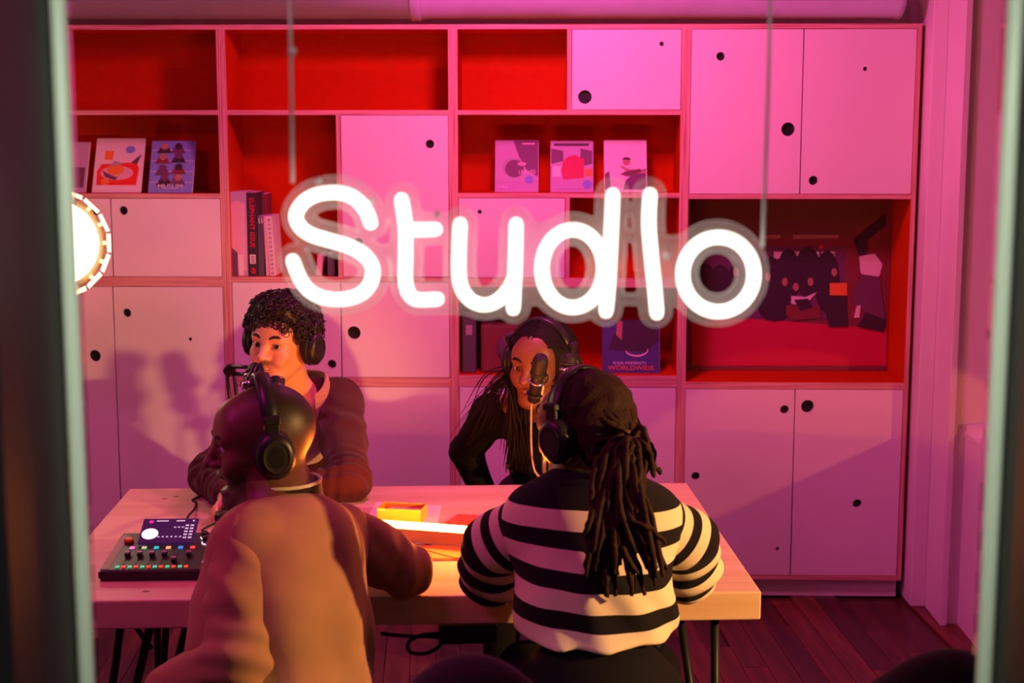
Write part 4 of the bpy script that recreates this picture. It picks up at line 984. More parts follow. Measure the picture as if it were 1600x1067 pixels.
def face_parts(H, root, browc, hairm, mouth='smile', gaze=(0, 0), browz=0.024):
    mx = H.mx()
    for x in (-1, 1):
        bm = bmesh.new(); bmesh.ops.create_uvsphere(bm, u_segments=18, v_segments=12, radius=0.0125, matrix=mx @ Matrix.Translation((x*0.032, -0.0808, 0.0)))
        ey = from_bm('eye', bm, mat('eye_white', (0.50, 0.46, 0.44), 0.2), root, True)
        g = Vector((gaze[0], -1, gaze[1])).normalized()
        im = mx @ Matrix.Translation(Vector((x*0.032, -0.0808, 0.0))+g*0.0101) @ g.to_track_quat('Z', 'Y').to_matrix().to_4x4()
        lathe('iris', [(0.0070, 0), (0.0062, 0.0018), (0.001, 0.0027)], mat('iris_dark', (0.03, 0.015, 0.01), 0.15), ey, 16, im)
        pts = [(x*0.012, -0.0945, browz-0.003), (x*0.025, -0.0955, browz+0.004), (x*0.039, -0.0915, browz+0.005), (x*0.053, -0.0790, browz-0.002)]
        tube('eyebrow', [mx @ Vector(p) for p in spline(pts, 4)], [0.0022*H.s]+[0.0044*H.s]*9+[0.0038*H.s, 0.003*H.s, 0.0012*H.s], hairm, root, 8)
    tm = mat('teeth_white', (0.80, 0.76, 0.70), 0.3)
    z, wd = (-0.0665, 0.021) if mouth != 'laugh' else (-0.0665, 0.019)
    pts = [(wd*math.sin(a), -0.062-0.026*math.cos(a), z) for a in np.linspace(-1.3, 1.3, 11)]
    tube('teeth', [mx @ Vector(p) for p in pts], 0.0042*H.s, tm, root, 8)
    if mouth == 'laugh':
        bm = bmesh.new(); bmesh.ops.create_uvsphere(bm, u_segments=16, v_segments=10, radius=1, matrix=mx @ Matrix.Translation((0, -0.066, -0.078)) @ Matrix.Diagonal((0.018, 0.016, 0.008, 1)))
        from_bm('tongue', bm, mat('tongue_pink', (0.35, 0.08, 0.07), 0.35), root, True)

def hand(f, w, d, n, side, s=SCALE, curl=0.5, k=0.006):
    """w wrist, d pointing direction, n back-of-hand normal, side +1/-1 where the thumb sits"""
    w = Vector(w); d = Vector(d).normalized(); n = Vector(n); n = (n-d*n.dot(d)).normalized(); t = d.cross(n)*side
    P = lambda a, b, c: w+(d*a+t*b+n*c)*s
    for b in (-0.026, -0.009, 0.009, 0.026): f.cap(P(0.008, b*0.65, 0), P(0.078, b, 0), 0.0135*s, 0.0115*s, 0.016)
    for i, (b, ln) in enumerate(((0.030, 0.072), (0.0105, 0.080), (-0.0095, 0.074), (-0.028, 0.058))):
        a0 = P(0.080, b, 0); ang = 0
        for j, fr in enumerate((0.45, 0.31, 0.24)):
            ang += curl*(0.55 if j == 0 else 0.75)
            a1 = a0+(d*math.cos(ang)-n*math.sin(ang)+t*0.06*(b/0.03))*ln*fr*s
            f.cap(a0, a1, (0.0088-0.0008*j)*s, (0.0082-0.0010*j)*s, k); a0 = a1
    a0 = P(0.018, 0.026, -0.004)
    for dd, ln, r0, r1 in (((0.62, 0.75, -0.2), 0.042, 0.0125, 0.0105), ((0.85, 0.45, -0.3), 0.034, 0.0100, 0.0092), ((0.95, 0.2, -0.35), 0.026, 0.0092, 0.0075)):
        v = Vector(dd).normalized(); a1 = a0+(d*v.x+t*v.y+n*v.z)*ln*s
        f.cap(a0, a1, r0*s, r1*s, k); a0 = a1

def V3(p): return np.array([p[0], p[1], p[2]], float)
def lerp(a, b, t): return V3(a)*(1-t)+V3(b)*t

def headphones(H, label, ww=0.0, zc=-0.008, band=0.0):
    """over-ear pair worn on head H; ww widens it for thick hair"""
    o = empty('headphones', H.c, 0, label, 'headphones', 'black over ear headphones')
    m = Matrix(H.R.tolist()).to_4x4() @ Matrix.Scale(H.s, 4)
    xe = 0.094+ww
    pts = [(xe*math.cos(a)*(1.0 if abs(math.cos(a)) > 0.5 else 1.0), 0.006, 0.012+(0.122+band)*math.sin(a)) for a in np.linspace(0, PI, 25)]
    bm = bmesh.new(); ring = []
    for i, p in enumerate(pts):
        a = np.linspace(0, PI, 25)[i]; wd = 0.017 if 3 < i < 21 else 0.012
        nr = Vector((math.cos(a), 0, math.sin(a)))
        ring.append([bm.verts.new(m @ (Vector(p)+nr*q+Vector((0, y, 0)))) for q, y in ((-0.005, -wd), (0.004, -wd*0.9), (0.006, 0), (0.004, wd*0.9), (-0.005, wd), (-0.007, 0))])
    for i in range(24):
        for k in range(6):
            fc = bm.faces.new((ring[i][k], ring[i][(k+1) % 6], ring[i+1][(k+1) % 6], ring[i+1][k])); fc.smooth = True
    bm.faces.new(ring[0][::-1]); bm.faces.new(ring[-1])
    bmesh.ops.recalc_face_normals(bm, faces=bm.faces)
    from_bm('headband', bm, M['black'], o)
    for x in (-1, 1):
        cm = m @ Matrix.Translation((x*(xe-0.014), 0.008, zc)) @ Matrix.Rotation(x*PI/2, 4, 'Y') @ Matrix.Diagonal((1.14, 0.95, 1, 1))
        lathe('ear_cushion', [(0.030, -0.006), (0.043, -0.004), (0.045, 0.004), (0.042, 0.012), (0.030, 0.013)], M['rubber'], o, 28, cm)
        c_ = lathe('ear_cup', [(0.041, 0.012), (0.043, 0.016), (0.041, 0.026), (0.032, 0.033), (0.014, 0.035), (0.002, 0.0345)], M['black'], o, 28, cm)
        lathe('cup_ring', [(0.0285, 0.0336), (0.030, 0.0356), (0.027, 0.0362), (0.025, 0.0344)], M['rubber'], c_, 28, cm)
        bx_ = m @ Matrix.Translation((x*(xe+0.004), 0.006, 0.050))
        box('slider', (-0.006, -0.014, -0.032), (0.006, 0.014, 0.022), M['black'], o, 0.003, mx=bx_)
        box('hinge', (-0.009, -0.017, 0.004), (0.009, 0.017, 0.020), M['blackmetal'], o, 0.003, mx=bx_)
    return o

def cloth(name, col, rough=0.85, sheen=0.3, scale=420, bump=0.25):
    return mat(name, col, rough, noise=(18, 0.10), bump=(scale, bump, 0.0015), spec=0.15, sheen=sheen)

def legs(root, hipL, hipR, kneeL, kneeR, ankL, ankR, colr, shoe, fwd, seat, hw=0.105):
    """trousers, shoes and the stool they sit on"""
    f = Field()
    pel = lerp(hipL, hipR, 0.5)
    f.cap(hipL, hipR, hw, None, 0.05); f.cap(pel, pel+np.array([0, 0, 0.08]), 0.11, 0.10, 0.04)
    if hw > 0.12: f.ell(pel+np.array([0, 0, 0.09]), (0.174, 0.155, 0.13), None, 0.04)
    for h_, k_, a_ in ((hipL, kneeL, ankL), (hipR, kneeR, ankR)):
        f.cap(h_, k_, 0.092, 0.068, 0.04); f.cap(k_, a_, 0.068, 0.052, 0.03)
    V, Q = f.build(0.010); np_mesh('trousers', V, Q, cloth('trouser_cloth', colr, 0.9, 0.0), root)
    for a_ in (ankL, ankR):
        f = Field(); d = np.array([fwd[0], fwd[1], 0.0]); b = np.array([a_[0], a_[1], 0.045])
        f.cap(b-d*0.04, b+d*0.12, 0.042, 0.036, 0.03); f.cap(b-d*0.02, b+np.array([0, 0, 0.06]), 0.045, 0.045, 0.03); f.half((0, 0, 0.002), (0, 0, -1))
        V, Q = f.build(0.007); np_mesh('shoe', V, Q, mat('shoe_leather', shoe, 0.45), root)

def stool(loc, label, h):
    o = empty('stool', (loc[0], loc[1], 0), 0, label, 'stool')
    lathe('seat', [(0.16, h-0.035), (0.172, h-0.028), (0.172, h-0.008), (0.16, h)], M['black'], o, 28)
    for k in range(4):
        a = PI/4+k*PI/2
        tube('leg', [(0.12*math.cos(a), 0.12*math.sin(a), h-0.03), (0.19*math.cos(a), 0.19*math.sin(a), 0.0)], 0.011, M['blackmetal'], o, 8)
    tube('foot_ring', [(0.168*math.cos(t_), 0.168*math.sin(t_), 0.2) for t_ in np.linspace(0, 2*PI, 25)], 0.007, M['blackmetal'], o, 8)

def strand_mesh(name, curves, m, parent, n=5):
    bm = bmesh.new()
    for pts, r in curves: add_tube(bm, pts, r, n)
    return from_bm(name, bm, m, parent)

skin = skin_mat('skin'); skin_d = skin_mat('deep_skin', 0.47)
rs = np.random.RandomState(5)

# ---------- 1: smiling curly haired man behind the table
P1 = empty('person', (-0.80, -0.66, 0), 0, 'person with dark curly hair and maroon fleece jacket smiling behind the table', 'person')
H1 = Head(PY(441, 534, -1.0), -21, 0, 4)
neck1 = V3(PY(478, 640, -0.90)); chest1 = V3(PY(478, 720, -0.82)); pel1 = np.array([-0.80, -0.66, 0.56])
shL1 = V3(PY(529, 631, -0.87)); shR1 = V3(PY(405, 668, -0.93))
elL1 = V3(PZ(545, 752, 0.795)); wrL1 = V3(PZ(476, 760, 0.785)); elR1 = V3(PZ(330, 742, 0.80)); wrR1 = V3(PZ(356, 776, 0.785))
f = Field(); head_prims(f, H1, neck1, 'smile')
f.chain([neck1, chest1, pel1], [0.075, 0.10, 0.10], 0.05)
for s_, e_, w_ in ((shL1, elL1, wrL1), (shR1, elR1, wrR1)):
    f.cap(neck1+np.array([0, 0, -0.04]), s_, 0.045, 0.045, 0.04); f.cap(s_, e_, 0.045, 0.038, 0.02); f.cap(e_, w_, 0.038, 0.026, 0.02)
hand(f, wrL1, V3(PZ(452, 770, 0.775))-wrL1, (0.1, 0, 1), -1); hand(f, wrR1, V3(PZ(392, 800, 0.77))-wrR1, (0.1, -0.2, 1), 1, curl=0.35)
V, Q = f.build(0.0030)
t1_ = face_tint(H1, V, (0.70, 0.37, 0.24), (0.42, 0.10, 0.09)); L_ = H1.inv(V)
t1_ *= (1-0.55*(np.exp(-((L_[:, 2]+0.050)/0.0055)**2-(L_[:, 0]/0.024)**4)*(L_[:, 1] < -0.07)))[:, None]      # first moustache
np_mesh('body', V, Q, skin, P1, t1_)
hair1 = mat('dark_curly_hair', (0.012, 0.008, 0.007), 0.42, bump=(150, 0.5, 0.003), spec=0.5)
face_parts(H1, P1, None, hair1, 'smile', (0.45, 0.12))
f = Field()
H1.e(f, (0, 0.028, 0.058), (0.090, 0.098, 0.083)); H1.e(f, (0, -0.035, 0.100), (0.074, 0.058, 0.043), 0.03); H1.e(f, (0, 0.060, 0.0), (0.084, 0.064, 0.083), 0.03)
for x in (-1, 1): H1.e(f, (x*0.082, -0.012, 0.045), (0.020, 0.040, 0.042), 0.02)
H1.e(f, (0, -0.115, -0.030), (0.066, 0.074, 0.096), 0.012, '-')
V, Q = f.build(0.004, noise=[(95, 0.003)]); np_mesh('hair', V, Q, hair1, P1)
# curls sitting on the hair
L = H1.inv(V); sel = np.where((L[:, 2] > -0.03) & ~((L[:, 1] < -0.055) & (L[:, 2] < 0.055)))[0]
cur = []
for i in rs.choice(sel, 900, replace=False):
    c0 = Vector(V[i]); out_ = (c0-Vector(H1(0, 0.02, 0.03))).normalized(); u = out_.orthogonal().normalized(); u.rotate(Matrix.Rotation(rs.rand()*6.28, 3, out_)); v_ = out_.cross(u)
    R0 = 0.0065+0.006*rs.rand(); tl_ = rs.rand()*0.9; ln = 4.2+2.5*rs.rand()
    cur.append(([c0+(u*math.cos(a)+(v_*math.cos(tl_)+out_*math.sin(tl_))*math.sin(a))*R0+out_*(0.003+0.0022*a) for a in np.linspace(0, ln, 10)], [0.0018]*8+[0.0014, 0.0006]))
for k in range(46):
    x = -0.062+0.124*rs.rand(); c0 = Vector(H1(x, -0.088+0.35*x*x*4, 0.060-0.012*rs.rand()+0.010*math.cos(x*40))); R0 = 0.006+0.004*rs.rand(); a0 = rs.rand()*6
    cur.append(([c0+Vector((R0*math.cos(a+a0), -0.004-0.002*rs.rand(), R0*math.sin(a+a0))) for a in np.linspace(0, 5, 10)], [0.0019]*8+[0.0014, 0.0006]))
strand_mesh('curls', cur, hair1, P1, 4)
headphones(H1, 'black over ear headphones pressed into the dark curly hair', 0.010)
fle = cloth('maroon_fleece', (0.065, 0.014, 0.020), 0.9, 0.12, 260, 0.5); fle2 = cloth('tan_fleece_lining', (0.42, 0.20, 0.16), 0.95, 0.5, 220, 0.8)
f = Field()
nb1 = neck1+np.array([0.015, 0.022, 0.002])
f.chain([nb1, chest1+np.array([0, 0.01, 0]), pel1+np.array([0, 0, 0.02])], [0.080, 0.150, 0.150], 0.05)
for s_, e_, w_ in ((shL1, elL1, wrL1), (shR1, elR1, wrR1)):
    f.cap(nb1, s_, 0.082, 0.076, 0.05); f.cap(s_, lerp(s_, e_, 0.5), 0.080, 0.072, 0.04); f.cap(lerp(s_, e_, 0.5), e_, 0.072, 0.062, 0.03); f.cap(e_, lerp(e_, w_, 0.86), 0.062, 0.046, 0.03)
    f.wrinkle(e_, V3(s_)-V3(e_), 0.045, 0.007, 0.11); f.wrinkle(lerp(e_, w_, 0.5), V3(w_)-V3(e_), 0.035, 0.006, 0.09); f.wrinkle(lerp(s_, e_, 0.35), (0.3, 0, 1), 0.07, 0.006, 0.12)
H1n = V3(H1(0, 0.02, -0.10))
f.cap(H1n, neck1+np.array([0, -0.03, -0.03]), 0.062, 0.062, 0.02, '-'); f.ell(neck1+np.array([-0.01, -0.10, -0.03]), (0.035, 0.08, 0.10), None, 0.02, '-')
V, Q = f.build(0.005, noise=[(33, 0.003)]); np_mesh('fleece_jacket', V, Q, fle, P1)
# stand-up collar turned down, tan inside
def band(name, pts_lo, pts_hi, th, m, parent, nrm_c):
    """thick strip between two rows of points"""
    n = len(pts_lo); v = []; c = V3(nrm_c)
    for a, b in zip(pts_lo, pts_hi):
        for p in (a, b):
            d_ = V3(p)-c; d_[2] = 0; d_ = d_/np.linalg.norm(d_)
            v += [V3(p), V3(p)+d_*th]
    fc = []
    for i in range(n-1):
        A = 4*i; B = A+4
        fc += [(A, A+2, B+2, B), (A+1, B+1, B+3, A+3), (A+2, A+3, B+3, B+2), (A, B, B+1, A+1)]
    fc += [(0, 1, 3, 2), (4*n-4, 4*n-2, 4*n-1, 4*n-3)]
    o = pyd(name, v, fc, m, parent, True)
    bv = o.modifiers.new('soft', 'BEVEL'); bv.width = th*0.35; bv.segments = 2
    sb = o.modifiers.new('sub', 'SUBSURF'); sb.levels = 2; sb.render_levels = 2
    return o
cc = neck1+np.array([0, 0.005, 0])
lo_, hi_ = [], []; hn1 = (V3(H1(0, 0.038, -0.12))-neck1)*0.5
for a in np.linspace(-0.34*PI, 1.34*PI, 17):
    ca, sa = math.cos(a), math.sin(a); frt = max(0.0, -sa)
    lo_.append(cc+np.array([0.108*ca, 0.100*sa-0.03*frt, -0.055-0.06*frt])); hi_.append(cc+hn1+np.array([0.090*ca+0.030*frt*np.sign(ca), 0.084*sa-0.02*frt, 0.070-0.060*frt]))
band('collar', lo_, hi_, 0.012, fle2, P1, cc)
f = Field(); f.chain([neck1+np.array([0, -0.02, -0.03]), chest1+np.array([0, -0.03, 0.02])], [0.072, 0.125], 0.03); f.cap(H1n, neck1+np.array([0, -0.012, -0.006]), 0.066, 0.066, 0.01, '-')
V, Q = f.build(0.006); np_mesh('tee_shirt', V, Q, cloth('pale_tee', (0.55, 0.42, 0.36)), P1)
zp = [V3(PY(470, 700, -1.0)), V3(PY(462, 730, -1.0)), V3(PY(458, 760, -0.99))]
legs(P1, pel1+np.array([0.10, 0, -0.02]), pel1+np.array([-0.10, 0, -0.02]), np.array([-0.66, -1.08, 0.50]), np.array([-0.96, -1.08, 0.50]), np.array([-0.68, -1.02, 0.10]), np.array([-0.95, -1.02, 0.10]), (0.02, 0.02, 0.03), (0.02, 0.02, 0.02), (0, -1), 0.45)
stool((-0.80, -0.62), 'black round stool under the curly haired man behind the table', 0.41)

# ---------- 2: smiling long haired woman behind the table
P2 = empty('person', (0.02, -0.62, 0), 0, 'person with long straight dark hair and black top leaning behind the microphones', 'person')
H2 = Head(PY(844, 566, -1.0), -24, 6, 3)
neck2 = V3(PY(858, 640, -0.90)); chest2 = V3(PY(862, 715, -0.84)); pel2 = np.array([0.02, -0.62, 0.56])
shL2 = V3(PY(958, 642, -0.83)); shR2 = V3(PY(768, 648, -0.85)); elL2 = V3(PY(999, 712, -0.72)); elR2 = V3(PY(728, 705, -0.74)); wrL2 = V3(PY(955, 800, -0.80)); wrR2 = V3(PY(768, 800, -0.82))
f = Field(); head_prims(f, H2, neck2, 'smile', 0.97, 1.1, 0.0092)
f.chain([neck2, chest2, pel2], [0.075, 0.10, 0.10], 0.05)
for s_, e_, w_, sd in ((shL2, elL2, wrL2, 1), (shR2, elR2, wrR2, -1)):
    f.cap(neck2, s_, 0.050, 0.048, 0.05); f.cap(s_, e_, 0.046, 0.036, 0.02); f.cap(e_, w_, 0.034, 0.025, 0.02)
    hand(f, w_, (0, -0.6, -0.5), (sd*0.9, 0, 0.4), -sd, curl=0.5)
f.cap(neck2+np.array([0.02, -0.03, -0.02]), shR2+np.array([0.03, 0, 0.012]), 0.055, 0.055, 0.03)
V, Q = f.build(0.0032)
np_mesh('body', V, Q, skin_d, P2, face_tint(H2, V, (0.20, 0.075, 0.048), (0.22, 0.045, 0.05)))
hair2 = mat('straight_dark_hair', (0.010, 0.006, 0.007), 0.7, bump=(90, 0.5, 0.002), spec=0.15)
face_parts(H2, P2, None, hair2, 'smile', (0.22, -0.02))
f = Field()
H2.e(f, (0, 0.022, 0.043), (0.086, 0.104, 0.086)); H2.e(f, (0, 0.055, -0.03), (0.088, 0.065, 0.10), 0.03); H2.cp(f, (0.070, 0.0, 0.03), (0.082, 0.0, -0.12), 0.030, 0.040, 0.03); H2.cp(f, (-0.074, 0.025, 0.03), (-0.080, 0.03, -0.12), 0.022, 0.036, 0.03)
H2.cp(f, (0, 0.075, -0.05), (0, 0.09, -0.20), 0.07, 0.075, 0.04)
H2.e(f, (-0.006, -0.115, -0.040), (0.066, 0.080, 0.103), 0.014, '-')
V, Q = f.build(0.004); np_mesh('hair', V, Q, hair2, P2)
cur = []
def fall(x0, y0, z0, x1, y1, z1, spread, wob, r):
    a = H2(x0, y0, z0); b = np.array([x1+spread*rs.randn(), y1+0.012*rs.randn(), z1+0.03*rs.randn()])
    mid = lerp(a, b, 0.45)+np.array([wob*rs.randn(), -0.01-0.015*rs.rand(), 0.05])
    pts = spline([a, mid, b], 7); return pts, [r*(1-0.85*(i/(len(pts)-1))**2) for i in range(len(pts))]
for k in range(95):
    cur.append(fall(-0.078+0.012*rs.randn(), 0.005+0.03*rs.randn(), -0.02-0.06*rs.rand(), *PY(808+rs.randint(-18, 22), 716, -1.03), 0.012, 0.006, 0.0042))
for k in range(34):
    cur.append(fall(-0.082+0.010*rs.randn(), 0.03+0.02*rs.randn(), -0.02-0.05*rs.rand(), *PY(745+rs.randint(-30, 30), 668, -0.97), 0.012, 0.010, 0.0026))
for k in range(120):
    cur.append(fall(0.080+0.014*rs.randn(), 0.01+0.03*rs.randn(), -0.02-0.07*rs.rand(), *PY(925+rs.randint(-35, 40), 700, -1.0), 0.016, 0.008, 0.0044))
for k in range(150):                                   # combed over the crown
    sd = -1 if k % 2 else 1; y0 = -0.072+0.155*rs.rand(); yy = y0*0.7+0.01
    q = [H2(sd*0.004, y0, 0.135-1.9*(y0-0.022)**2*3), H2(sd*0.050, y0*0.95+0.004, 0.114-1.9*(y0-0.022)**2*3), H2(sd*0.080, yy+0.01, 0.064), H2(sd*0.093, yy*0.6+0.015, 0.0), H2(sd*0.095, 0.01+0.03*rs.randn(), -0.08)]
    cur.append((spline(q, 5), [0.0034]*19+[0.002, 0.001]))
strand_mesh('hair_lengths', cur, hair2, P2, 5)
ht = H2.mx()
headphones(H2, 'black over ear headphones worn over the long straight hair', 0.004, band=-0.004)
tube('hoop_earring', [ht @ Vector((-0.083+0.004*math.sin(t_), -0.020+0.022*math.sin(t_), -0.085+0.045*math.cos(t_))) for t_ in np.linspace(0, 2*PI, 25)], 0.0011, M['chrome'], P2, 6)
blk = cloth('black_jersey', (0.006, 0.005, 0.006), 0.85, 0.0)
f = Field(); nb2 = neck2+np.array([0, 0.012, -0.05])
f.chain([nb2, chest2, pel2+np.array([0, 0, 0.02])], [0.105, 0.135, 0.135], 0.06)
for s_, e_, w_ in ((shL2, elL2, wrL2), (shR2, elR2, wrR2)):
    f.cap(nb2, s_, 0.070, 0.064, 0.05); f.cap(s_, e_, 0.066, 0.054, 0.03); f.cap(e_, lerp(e_, w_, 0.9), 0.054, 0.040, 0.02)
    f.wrinkle(e_, V3(s_)-V3(e_), 0.03, 0.004, 0.08)
f.ell(neck2+np.array([-0.035, -0.03, 0.055]), (0.125, 0.15, 0.085), None, 0.012, '-')
V, Q = f.build(0.005, noise=[(40, 0.002)]); top2 = np_mesh('black_top', V, Q, blk, P2)
ink2 = mat('raised_black_letters', (0.0035, 0.003, 0.004), 0.35)
for ch, px in (('K', 795), ('C', 833), ('K', 893)):
    p = PY(px, 731, -0.99)
    text('printed_letter', ch, 0.042, ink2, top2, Matrix.Translation(p) @ Matrix.Rotation(0.0, 4, 'Z') @ FRONT, ext=0.012)
legs(P2, pel2+np.array([0.10, 0, -0.02]), pel2+np.array([-0.10, 0, -0.02]), np.array([0.16, -1.05, 0.50]), np.array([-0.14, -1.05, 0.50]), np.array([0.10, -0.92, 0.10]), np.array([-0.16, -0.92, 0.10]), (0.012, 0.012, 0.015), (0.02, 0.02, 0.02), (0, -1), 0.45)
stool((0.02, -0.58), 'black round stool under the long haired woman behind the table', 0.41)

# ---------- 3: laughing man in profile, front left
P3 = empty('person', (-0.55, -2.62, 0), 0, 'person with shaved head laughing in profile wearing a khaki bomber jacket', 'person')
H3 = Head(PY(411, 690, -2.42), -70, 3, 0, 1.10)
neck3 = V3(PY(438, 782, -2.43)); chest3 = V3(PY(462, 890, -2.50)); pel3 = np.array([-0.55, -2.62, 0.55])
shL3 = V3(PY(386, 848, -2.575)); shR3 = V3(PY(533, 836, -2.34)); elR3 = np.array([-0.335, -2.285, 0.800]); wrR3 = np.array([-0.46, -2.06, 0.785])
elL3 = V3(PY(376, 1025, -2.70)); wrL3 = V3(PY(245, 1085, -2.58))
f = Field(); head_prims(f, H3, neck3, 'laugh', 1.06, 1.12)
f.chain([neck3, chest3, pel3], [0.075, 0.11, 0.11], 0.05)
for s_, e_, w_ in ((shL3, elL3, wrL3), (shR3, elR3, wrR3)):
    f.cap(neck3, s_, 0.05, 0.048, 0.05); f.cap(s_, e_, 0.048, 0.040, 0.02); f.cap(e_, w_, 0.038, 0.027, 0.02)
hand(f, wrL3, (-0.75, 0.5, -0.3), (-0.3, 0.1, 1), 1); hand(f, wrR3, (-0.8, 0.35, -0.05), (0, 0, 1), -1, curl=0.4)
V, Q = f.build(0.0032)
np_mesh('body', V, Q, skin_d, P3, face_tint(H3, V, (0.150, 0.052, 0.036), (0.15, 0.045, 0.04), beard=(0.014, 0.008, 0.008), scalp=(0.022, 0.011, 0.010)))
hair3 = mat('short_black_hair', (0.010, 0.007, 0.006), 0.6)
face_parts(H3, P3, None, hair3, 'laugh', (0, 0), 0.022)
headphones(H3, 'black over ear headphones on the laughing shaved head', 0.002, -0.010, 0.004)
jk = cloth('khaki_bomber', (0.42, 0.23, 0.135), 0.75, 0.1, 600, 0.15); knit = cloth('dark_knit', (0.02, 0.014, 0.018), 0.9)
f = Field()
# back tilted with the turned torso: lateral axis runs from left to right shoulder
lat = (shR3-shL3); lat[2] = 0; lat /= np.linalg.norm(lat); fwd3 = np.array([-lat[1], lat[0], 0])
Rt = np.stack([lat, fwd3, np.array([0, 0, 1.0])], 1)
f.ell(lerp(neck3, chest3, 0.95), (0.185, 0.130, 0.165), Rt, 0.06); f.ell(lerp(chest3, pel3, 0.45), (0.190, 0.155, 0.23), Rt, 0.06); f.ell(pel3+np.array([0, 0, 0.02]), (0.20, 0.17, 0.14), Rt, 0.06)
f.cap(neck3+np.array([0, 0, -0.06]), shL3, 0.058, 0.062, 0.05); f.cap(neck3+np.array([0, 0, -0.06]), shR3, 0.058, 0.062, 0.05)
f.ell(lerp(neck3, chest3, 1.2)+fwd3*0.075+lat*-0.03, (0.150, 0.110, 0.17), Rt, 0.06); f.ell(lerp(chest3, pel3, 0.5)+fwd3*0.085+lat*-0.04, (0.165, 0.125, 0.20), Rt, 0.06)
f.cap(shL3, shL3+np.array([0, 0, -0.05]), 0.068, 0.06, 0.04); f.cap(shR3, shR3+np.array([0, 0, -0.05]), 0.066, 0.06, 0.04)
f.cap(H3(0, 0.02, -0.08), neck3+np.array([0, 0, 0.0]), 0.066, 0.074, 0.01, '-')
f.wrinkle(shR3+np.array([-0.05, -0.03, -0.12]), (1, 0.5, 0.12), 0.07, 0.008, 0.14); f.wrinkle(lerp(chest3, pel3, 0.5), (1, 0.6, 0.05), 0.16, 0.008, 0.24); f.wrinkle(shR3+np.array([0.0, -0.06, -0.28]), lat+np.array([0, 0, 0.08]), 0.085, 0.013, 0.20)
V, Q = f.build(0.005, noise=[(22, 0.003)]); np_mesh('bomber_jacket', V, Q, jk, P3)
f = Field()
f.cap(shL3, lerp(shL3, elL3, 0.5), 0.078, 0.078, 0.05); f.cap(lerp(shL3, elL3, 0.5), elL3, 0.078, 0.070, 0.03); f.cap(elL3, lerp(elL3, wrL3, 0.85), 0.070, 0.052, 0.03)
f.wrinkle(elL3, shL3-elL3, 0.085, 0.006, 0.13); f.wrinkle(lerp(shL3, elL3, 0.45), (1, 0.2, 0.6), 0.12, 0.006, 0.13); f.wrinkle(shL3+np.array([0.02, -0.03, -0.05]), (0.7, 0, 1), 0.06, 0.005, 0.09)
V, Q = f.build(0.005, noise=[(26, 0.003)]); np_mesh('sleeve', V, Q, jk, P3)
f = Field()
f.cap(shR3, lerp(shR3, elR3, 0.5), 0.072, 0.070, 0.05); f.cap(lerp(shR3, elR3, 0.5), elR3, 0.070, 0.058, 0.03); f.cap(elR3, lerp(elR3, wrR3, 0.85), 0.058, 0.046, 0.03)
f.wrinkle(elR3, elR3-shR3, 0.07, 0.007, 0.11); f.wrinkle(lerp(shR3, elR3, 0.4), (1, 0.3, 0.4), 0.09, 0.006, 0.11)
V, Q = f.build(0.005, noise=[(26, 0.003)]); np_mesh('sleeve', V, Q, jk, P3)
cc = neck3+np.array([0.0, 0.0, 0.0]); lo_, hi_, tip = [], [], []
hn = (V3(H3(0, 0.038, -0.12))-neck3)*0.35
for a in np.linspace(-0.35*PI, 1.35*PI, 19):
    d_ = lat*math.cos(a)-fwd3*math.sin(a); frt = max(0.0, -math.sin(a))
    lo_.append(cc+d_*0.092+np.array([0, 0, -0.030-0.02*frt])); hi_.append(cc+hn+d_*0.080+np.array([0, 0, 0.042-0.022*frt])); tip.append(cc+hn+d_*0.087+np.array([0, 0, 0.044-0.022*frt]))
band('knit_collar', lo_, hi_, 0.010, knit, P3, cc); tube('collar_stripe', tip, 0.0042, cloth('cream_rib', (0.75, 0.68, 0.58)), P3, 8)
legs(P3, pel3+lat*0.10+np.array([0, 0, -0.02]), pel3-lat*0.10+np.array([0, 0, -0.02]), pel3+lat*0.14+fwd3*0.44+np.array([0, 0, -0.06]), pel3-lat*0.14+fwd3*0.44+np.array([0, 0, -0.06]), np.append((pel3+lat*0.13+fwd3*0.40)[:2], 0.10), np.append((pel3-lat*0.16+fwd3*0.36)[:2], 0.10), (0.02, 0.02, 0.03), (0.03, 0.02, 0.02), fwd3[:2], 0.45)
stool((-0.55, -2.62), 'black round stool under the laughing man in khaki', 0.40)

# ---------- 4: dreadlocked person in the striped sweater, seen from behind
P4 = empty('person', (0.11, -2.60, 0), 0, 'person with tied back dreadlocks in a cream and black striped sweater', 'person')
H4 = Head(PY(912, 672, -2.40), -132, 8, 0, 1.06)
neck4 = V3(PY(915, 770, -2.44)); chest4 = V3(PY(928, 860, -2.47)); pel4 = np.array([0.11, -2.60, 0.56])
shL4 = V3(PY(818, 812, -2.44)); shR4 = V3(PY(1030, 806, -2.44))
elL4 = np.array([-0.135, -2.335, 0.815]); elR4 = np.array([0.335, -2.325, 0.825]); wrL4 = np.array([-0.03, -2.08, 0.790]); wrR4 = np.array([0.22, -2.07, 0.790])
f = Field(); head_prims(f, H4, neck4, 'plain', 0.98, 1.1)
f.chain([neck4, chest4, pel4], [0.075, 0.11, 0.11], 0.05)
for s_, e_, w_ in ((shL4, elL4, wrL4), (shR4, elR4, wrR4)):
    f.cap(neck4, s_, 0.05, 0.048, 0.05); f.cap(s_, e_, 0.048, 0.040, 0.02); f.cap(e_, w_, 0.038, 0.027, 0.02)
hand(f, wrL4, (0.4, 0.8, -0.05), (0, 0, 1), -1, curl=0.35); hand(f, wrR4, (-0.4, 0.8, -0.05), (0, 0, 1), 1, curl=0.35)
V, Q = f.build(0.0034)
np_mesh('body', V, Q, skin_d, P4, face_tint(H4, V, (0.17, 0.062, 0.038), (0.18, 0.05, 0.05), scalp=(0.02, 0.012, 0.010)))
